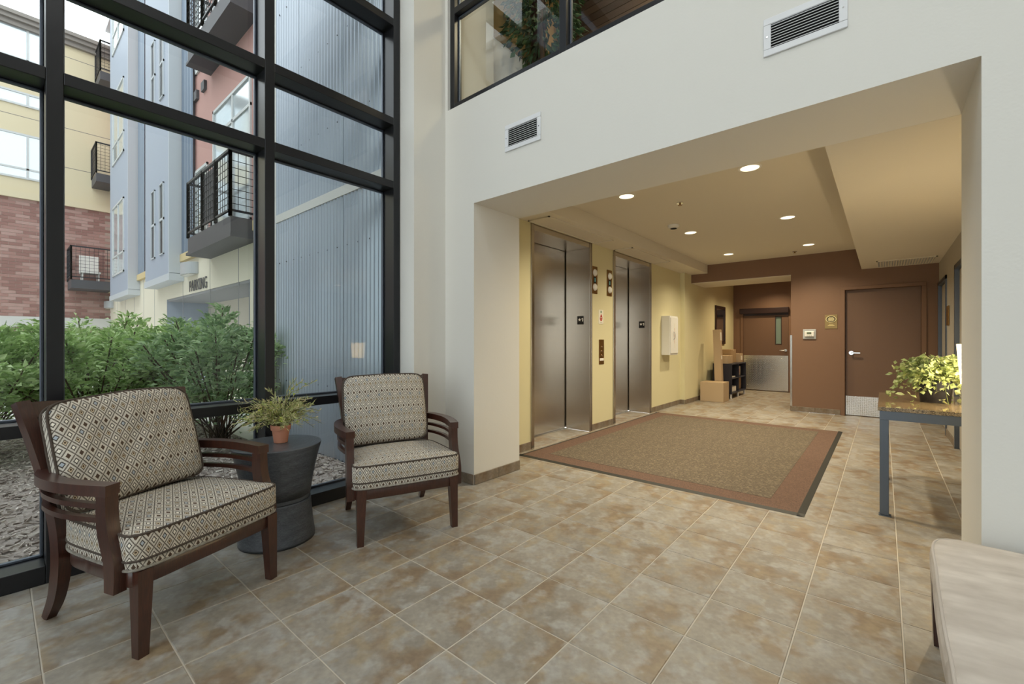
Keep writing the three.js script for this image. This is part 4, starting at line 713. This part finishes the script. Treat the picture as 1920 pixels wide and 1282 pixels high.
{
  const o = thing('parking_block', 'apartment block with blue bays and red walls over the parking entrance', 'building', [0, 0, 0]);
  mesh('ground_wall', [...wallZ(-21.4, -5.9, -0.2, 2.98, ZP - 0.3, ZP, [[-13.3, -7.95, -0.3, 2.25]])], M.creamWall, o);
  for (const x of [-20, -18.6, -17.2, -15.9, -14.6, -11.9, -10.0, -8.45, -7.0]) mesh('panel_joint', box(x - 0.01, x + 0.01, -0.1, 2.97, ZP - 0.002, ZP + 0.002), M.lintel, o);
  mesh('garage_soffit', box(-13.3, -7.95, 2.2, 2.26, ZP - 1.3, ZP - 0.01), M.lintel, o);
  mesh('garage_back', [box(-13.3, -7.95, -0.2, 2.25, ZP - 0.95, ZP - 0.85)], M.garage, o);
  mesh('garage_jamb', [box(-13.32, -13.28, -0.2, 2.25, ZP - 1, ZP), box(-7.97, -7.93, -0.2, 2.25, ZP - 1, ZP)], M.bay, o);
  mesh('cap_course', box(-21.4, -5.9, 2.98, 3.14, ZP - 0.3, ZP + 0.08), M.yellowCap, o);
  mesh('upper_wall', box(-21.4, -5.9, 3.14, 12.6, ZP - 0.3, ZP), M.red, o);
  const letters = new TextGeometry('PARKING', { font, size: 0.225, depth: 0.008, curveSegments: 5 }); letters.computeBoundingBox(); const bb = letters.boundingBox;
  mesh('lettering', letters.translate(-bb.min.x, -bb.min.y, 0).scale(1.2 / (bb.max.x - bb.min.x), 1, 1).translate(-11.35, 2.29, ZP + 0.01), M.slab, o);
  // bays of blue panels with slit windows
  for (const [x0, x1, win] of [[-14.25, -11.85, 'slits'], [-19.5, -16.4, 'wide']]) {
    const b = mesh('bay', box(x0, x1, 2.6, 12.4, ZP, ZBAY), M.bay, o);
    mesh('bay_trim', [box(x1 - 0.002, x1 + 0.04, 2.73, 12.38, ZP, ZBAY + 0.02), box(x0 - 0.01, x1 + 0.04, 2.57, 2.72, ZP + 0.001, ZBAY + 0.02)], M.baySide, b);
    for (const f of [0, 3.55, 7.1]) {
      if (win === 'slits') for (const s of [[-13.5, -13.15], [-12.68, -12.32]]) extWindow(o, s[0], s[1], 3.2 + f, 4.82 + f, ZBAY, M.darkGlass, [['y', 4.0 + f]], M.baySide);
      else extWindow(o, -18.95, -17.05, 3.3 + f, 6.0 + f - 0.5, ZBAY, M.paleGlass, [['x', -18.0], ['y', 3.9 + f]]);
    }
    corrugated('corrugated_strip', x1 + 0.1, x1 + 0.95, 3.1, 12.4, ZP + 0.03, M.corrDark, o, 0.21, 0.03);
  }
  mesh('bay', box(-16.3, -14.3, 3.14, 12.4, ZP, ZP + 0.03), M.redDeep, o);
  // doors and windows behind the balconies
  for (const f of [0, 3.55, 7.1]) {
    extWindow(o, -9.75, -7.85, 3.2 + f, 5.6 + f, ZP, M.paleGlass, [['y', 5.1 + f], ['x', -8.7]]);
    extWindow(o, -10.9, -10.1, 3.2 + f, 4.75 + f, ZP, M.paleGlass, []);
    const y0 = 2.86 + f, y1 = 3.15 + f, z = -2.32, bal = mesh('balcony_slab', [box(-9.9, -7.6, y0, y1, ZP, z), box(-9.95, -7.55, y0 - 0.03, y0 + 0.02, ZP, z + 0.02)], M.slab, o);
    const P = [V(-9.88, 0, ZP), V(-9.88, 0, z), V(-9.0, 0, z), V(-8.3, 0, z), V(-7.62, 0, z), V(-7.62, 0, ZP)];
    for (let i = 0; i + 1 < P.length; i++) railing(o, P[i], P[i + 1], y1, 4.18 + f);
    if (f === 0) mesh('privacy_screen', box(-8.96, -8.34, y1 + 0.1, 4.1, z - 0.012, z - 0.008), M.slab, bal);
  }
  for (const [x, y] of [[-11.15, 2.75], [-21.2, 2.55]]) { const l = mesh('wall_light', [new THREE.CylinderGeometry(0.2, 0.2, 0.24, 28, 1, false, 0, Math.PI).rotateY(-Math.PI / 2).scale(2, 1, 1).translate(x, y, ZP)], M.grayPlastic, o); l.userData.label = 'half round grey wall light'; mesh('lens', box(x - 0.28, x + 0.28, y - 0.127, y - 0.121, ZP + 0.02, ZP + 0.14), M.whitePlastic, l); }
  for (const [x, y] of [[-10.8, 6.29], [-10.3, 6.3]]) mesh('wall_vent', box(x - 0.1, x + 0.1, y - 0.09, y + 0.09, ZP, ZP + 0.05), M.slab, o);
  mesh('parapet', box(-21.4, -5.9, 12.4, 12.7, ZP - 0.4, ZP + 0.15), M.baySide, o);
  railing(o, V(-21.3, 0, ZP - 0.1), V(-18.6, 0, ZP - 0.1), 12.7, 13.7);
}
// brick and stucco block across the court
{
  const X = -21.4, o = thing('brick_block', 'brick and cream stucco apartment block at the far side of the court', 'building', [0, 0, 0]);
  mesh('stucco_wall', box(X - 0.4, X, 5.9, 11.4, ZP, 14), M.creamUpper, o);
  mesh('mortar_wall', box(X - 0.4, X - 0.008, -0.2, 5.9, ZP, 14), M.mortar, o);
  mesh('base_band', box(X - 0.4, X + 0.12, 1.7, 2.05, ZP, 14), M.trimLight, o);
  mesh('band', [box(X - 0.4, X + 0.1, 5.88, 6.1, ZP, 14)], M.creamUpper, o);
  for (const y of [7.2, 8.55, 9.9, 11.0]) mesh('reveal_joint', box(X - 0.001, X + 0.002, y, y + 0.02, ZP, 14), M.cornice, o);
  mesh('cornice', [box(X - 0.4, X + 0.12, 11.4, 11.55, ZP, 14), box(X - 0.4, X + 0.22, 11.55, 11.68, ZP, 14), box(X - 0.4, X + 0.3, 11.68, 11.8, ZP, 14)], M.cornice, o);
  const lists = [[], [], []]; for (let r = 0; r < 37; r++) for (let k = 0; k < 30; k++) { const z = -2.7 + k * 0.305 + (r % 2) * 0.1525, y = 2.06 + r * 0.1035; if (z + 0.3 > 6.3) continue; lists[Math.floor(rnd() * 3)].push(box(X - 0.02, X + rr(-0.001, 0.003), y, y + 0.092, z, z + 0.294)); }
  lists.forEach((l, i) => mesh('bricks', l, [M.brick, M.brick2, M.brick3][i], o, 'stuff'));
  for (const f of [0, 3.55]) {
    const w = (z0, z1, y0, y1, bars) => { const t = 0.06, g = mesh('window', [box(X, X + 0.04, y1 - t, y1, z0, z1), box(X, X + 0.04, y0, y0 + t, z0, z1), box(X, X + 0.04, y0, y1, z0, z0 + t), box(X, X + 0.04, y0, y1, z1 - t, z1), ...bars.map(([k, v]) => k === 'z' ? box(X, X + 0.035, y0, y1, v - 0.03, v + 0.03) : box(X, X + 0.035, v - 0.03, v + 0.03, z0, z1))], M.winFrame, o); mesh('pane', box(X - 0.01, X + 0.015, y0 + t, y1 - t, z0 + t, z1 - t), M.paleGlass, g); };
    w(-1.02, 1.8, 6.53 + f, 8.0 + f, [['z', -0.68], ['z', 0.6], ['y', 6.86 + f]]);
    w(3.0, 5.4, 6.53 + f, 8.0 + f, [['z', 4.2], ['y', 6.86 + f]]);
    if (f === 0) w(-1.02, 1.8, 8.9, 9.35, [['z', -0.68]]);
  }
  for (const [y0, y1, yt, za, zb, xo] of [[3.0, 3.28, 4.4, -2.62, -1.6, 1.1], [5.95, 6.95, 8.0, -2.66, -2.2, 1.1], [9.9, 10.45, 11.5, -2.66, -2.3, 1.1]]) {
    mesh('balcony_slab', box(X, X + xo, y1 - 0.28, y1, za, zb), M.slab, o);
    const P = [V(X, 0, zb), V(X + xo, 0, zb), V(X + xo, 0, za)]; for (let i = 0; i < 2; i++) railing(o, P[i], P[i + 1], y1, yt);
  }
  { const g = mesh('balcony_chair', [rbox(X + 0.35, X + 0.85, 3.55, 3.62, -2.35, -1.85, 0.01, 1), rbox(X + 0.3, X + 0.36, 3.6, 4.2, -2.35, -1.85, 0.01, 1), ...[[0.38, -2.3], [0.8, -2.3], [0.38, -1.9], [0.8, -1.9]].map(([a, b]) => cyl(0.02, 0.02, 0.28, X + a, 3.28, b, 8))], M.whitePlastic); tag(g, 'white chair on the low balcony of the brick block', 'chair'); }
}
// lap sided wing closing the court on the near side, mirrored in the interior window
{
  const o = thing('siding_wing', 'blue grey lap sided wing closing the court outside the frame', 'building', [0, 0, 0]);
  mesh('wall', box(-16, -3.45, -0.2, 13.5, 8.05, 8.6), M.corrDark, o);
  for (let i = 0; i < 45; i++) mesh('siding_board', box(-16, -3.45, i * 0.3, i * 0.3 + 0.305, 8.02 - 0.0, 8.05).rotateX(0), [M.corrDark, M.bay][i % 9 === 8 ? 1 : 0], o).rotation.x = 0;
  mesh('roof_edge', box(-16.1, -3.45, 13.5, 13.8, 7.9, 8.7), M.trimLight, o);
}
renderer.render(scene, camera);
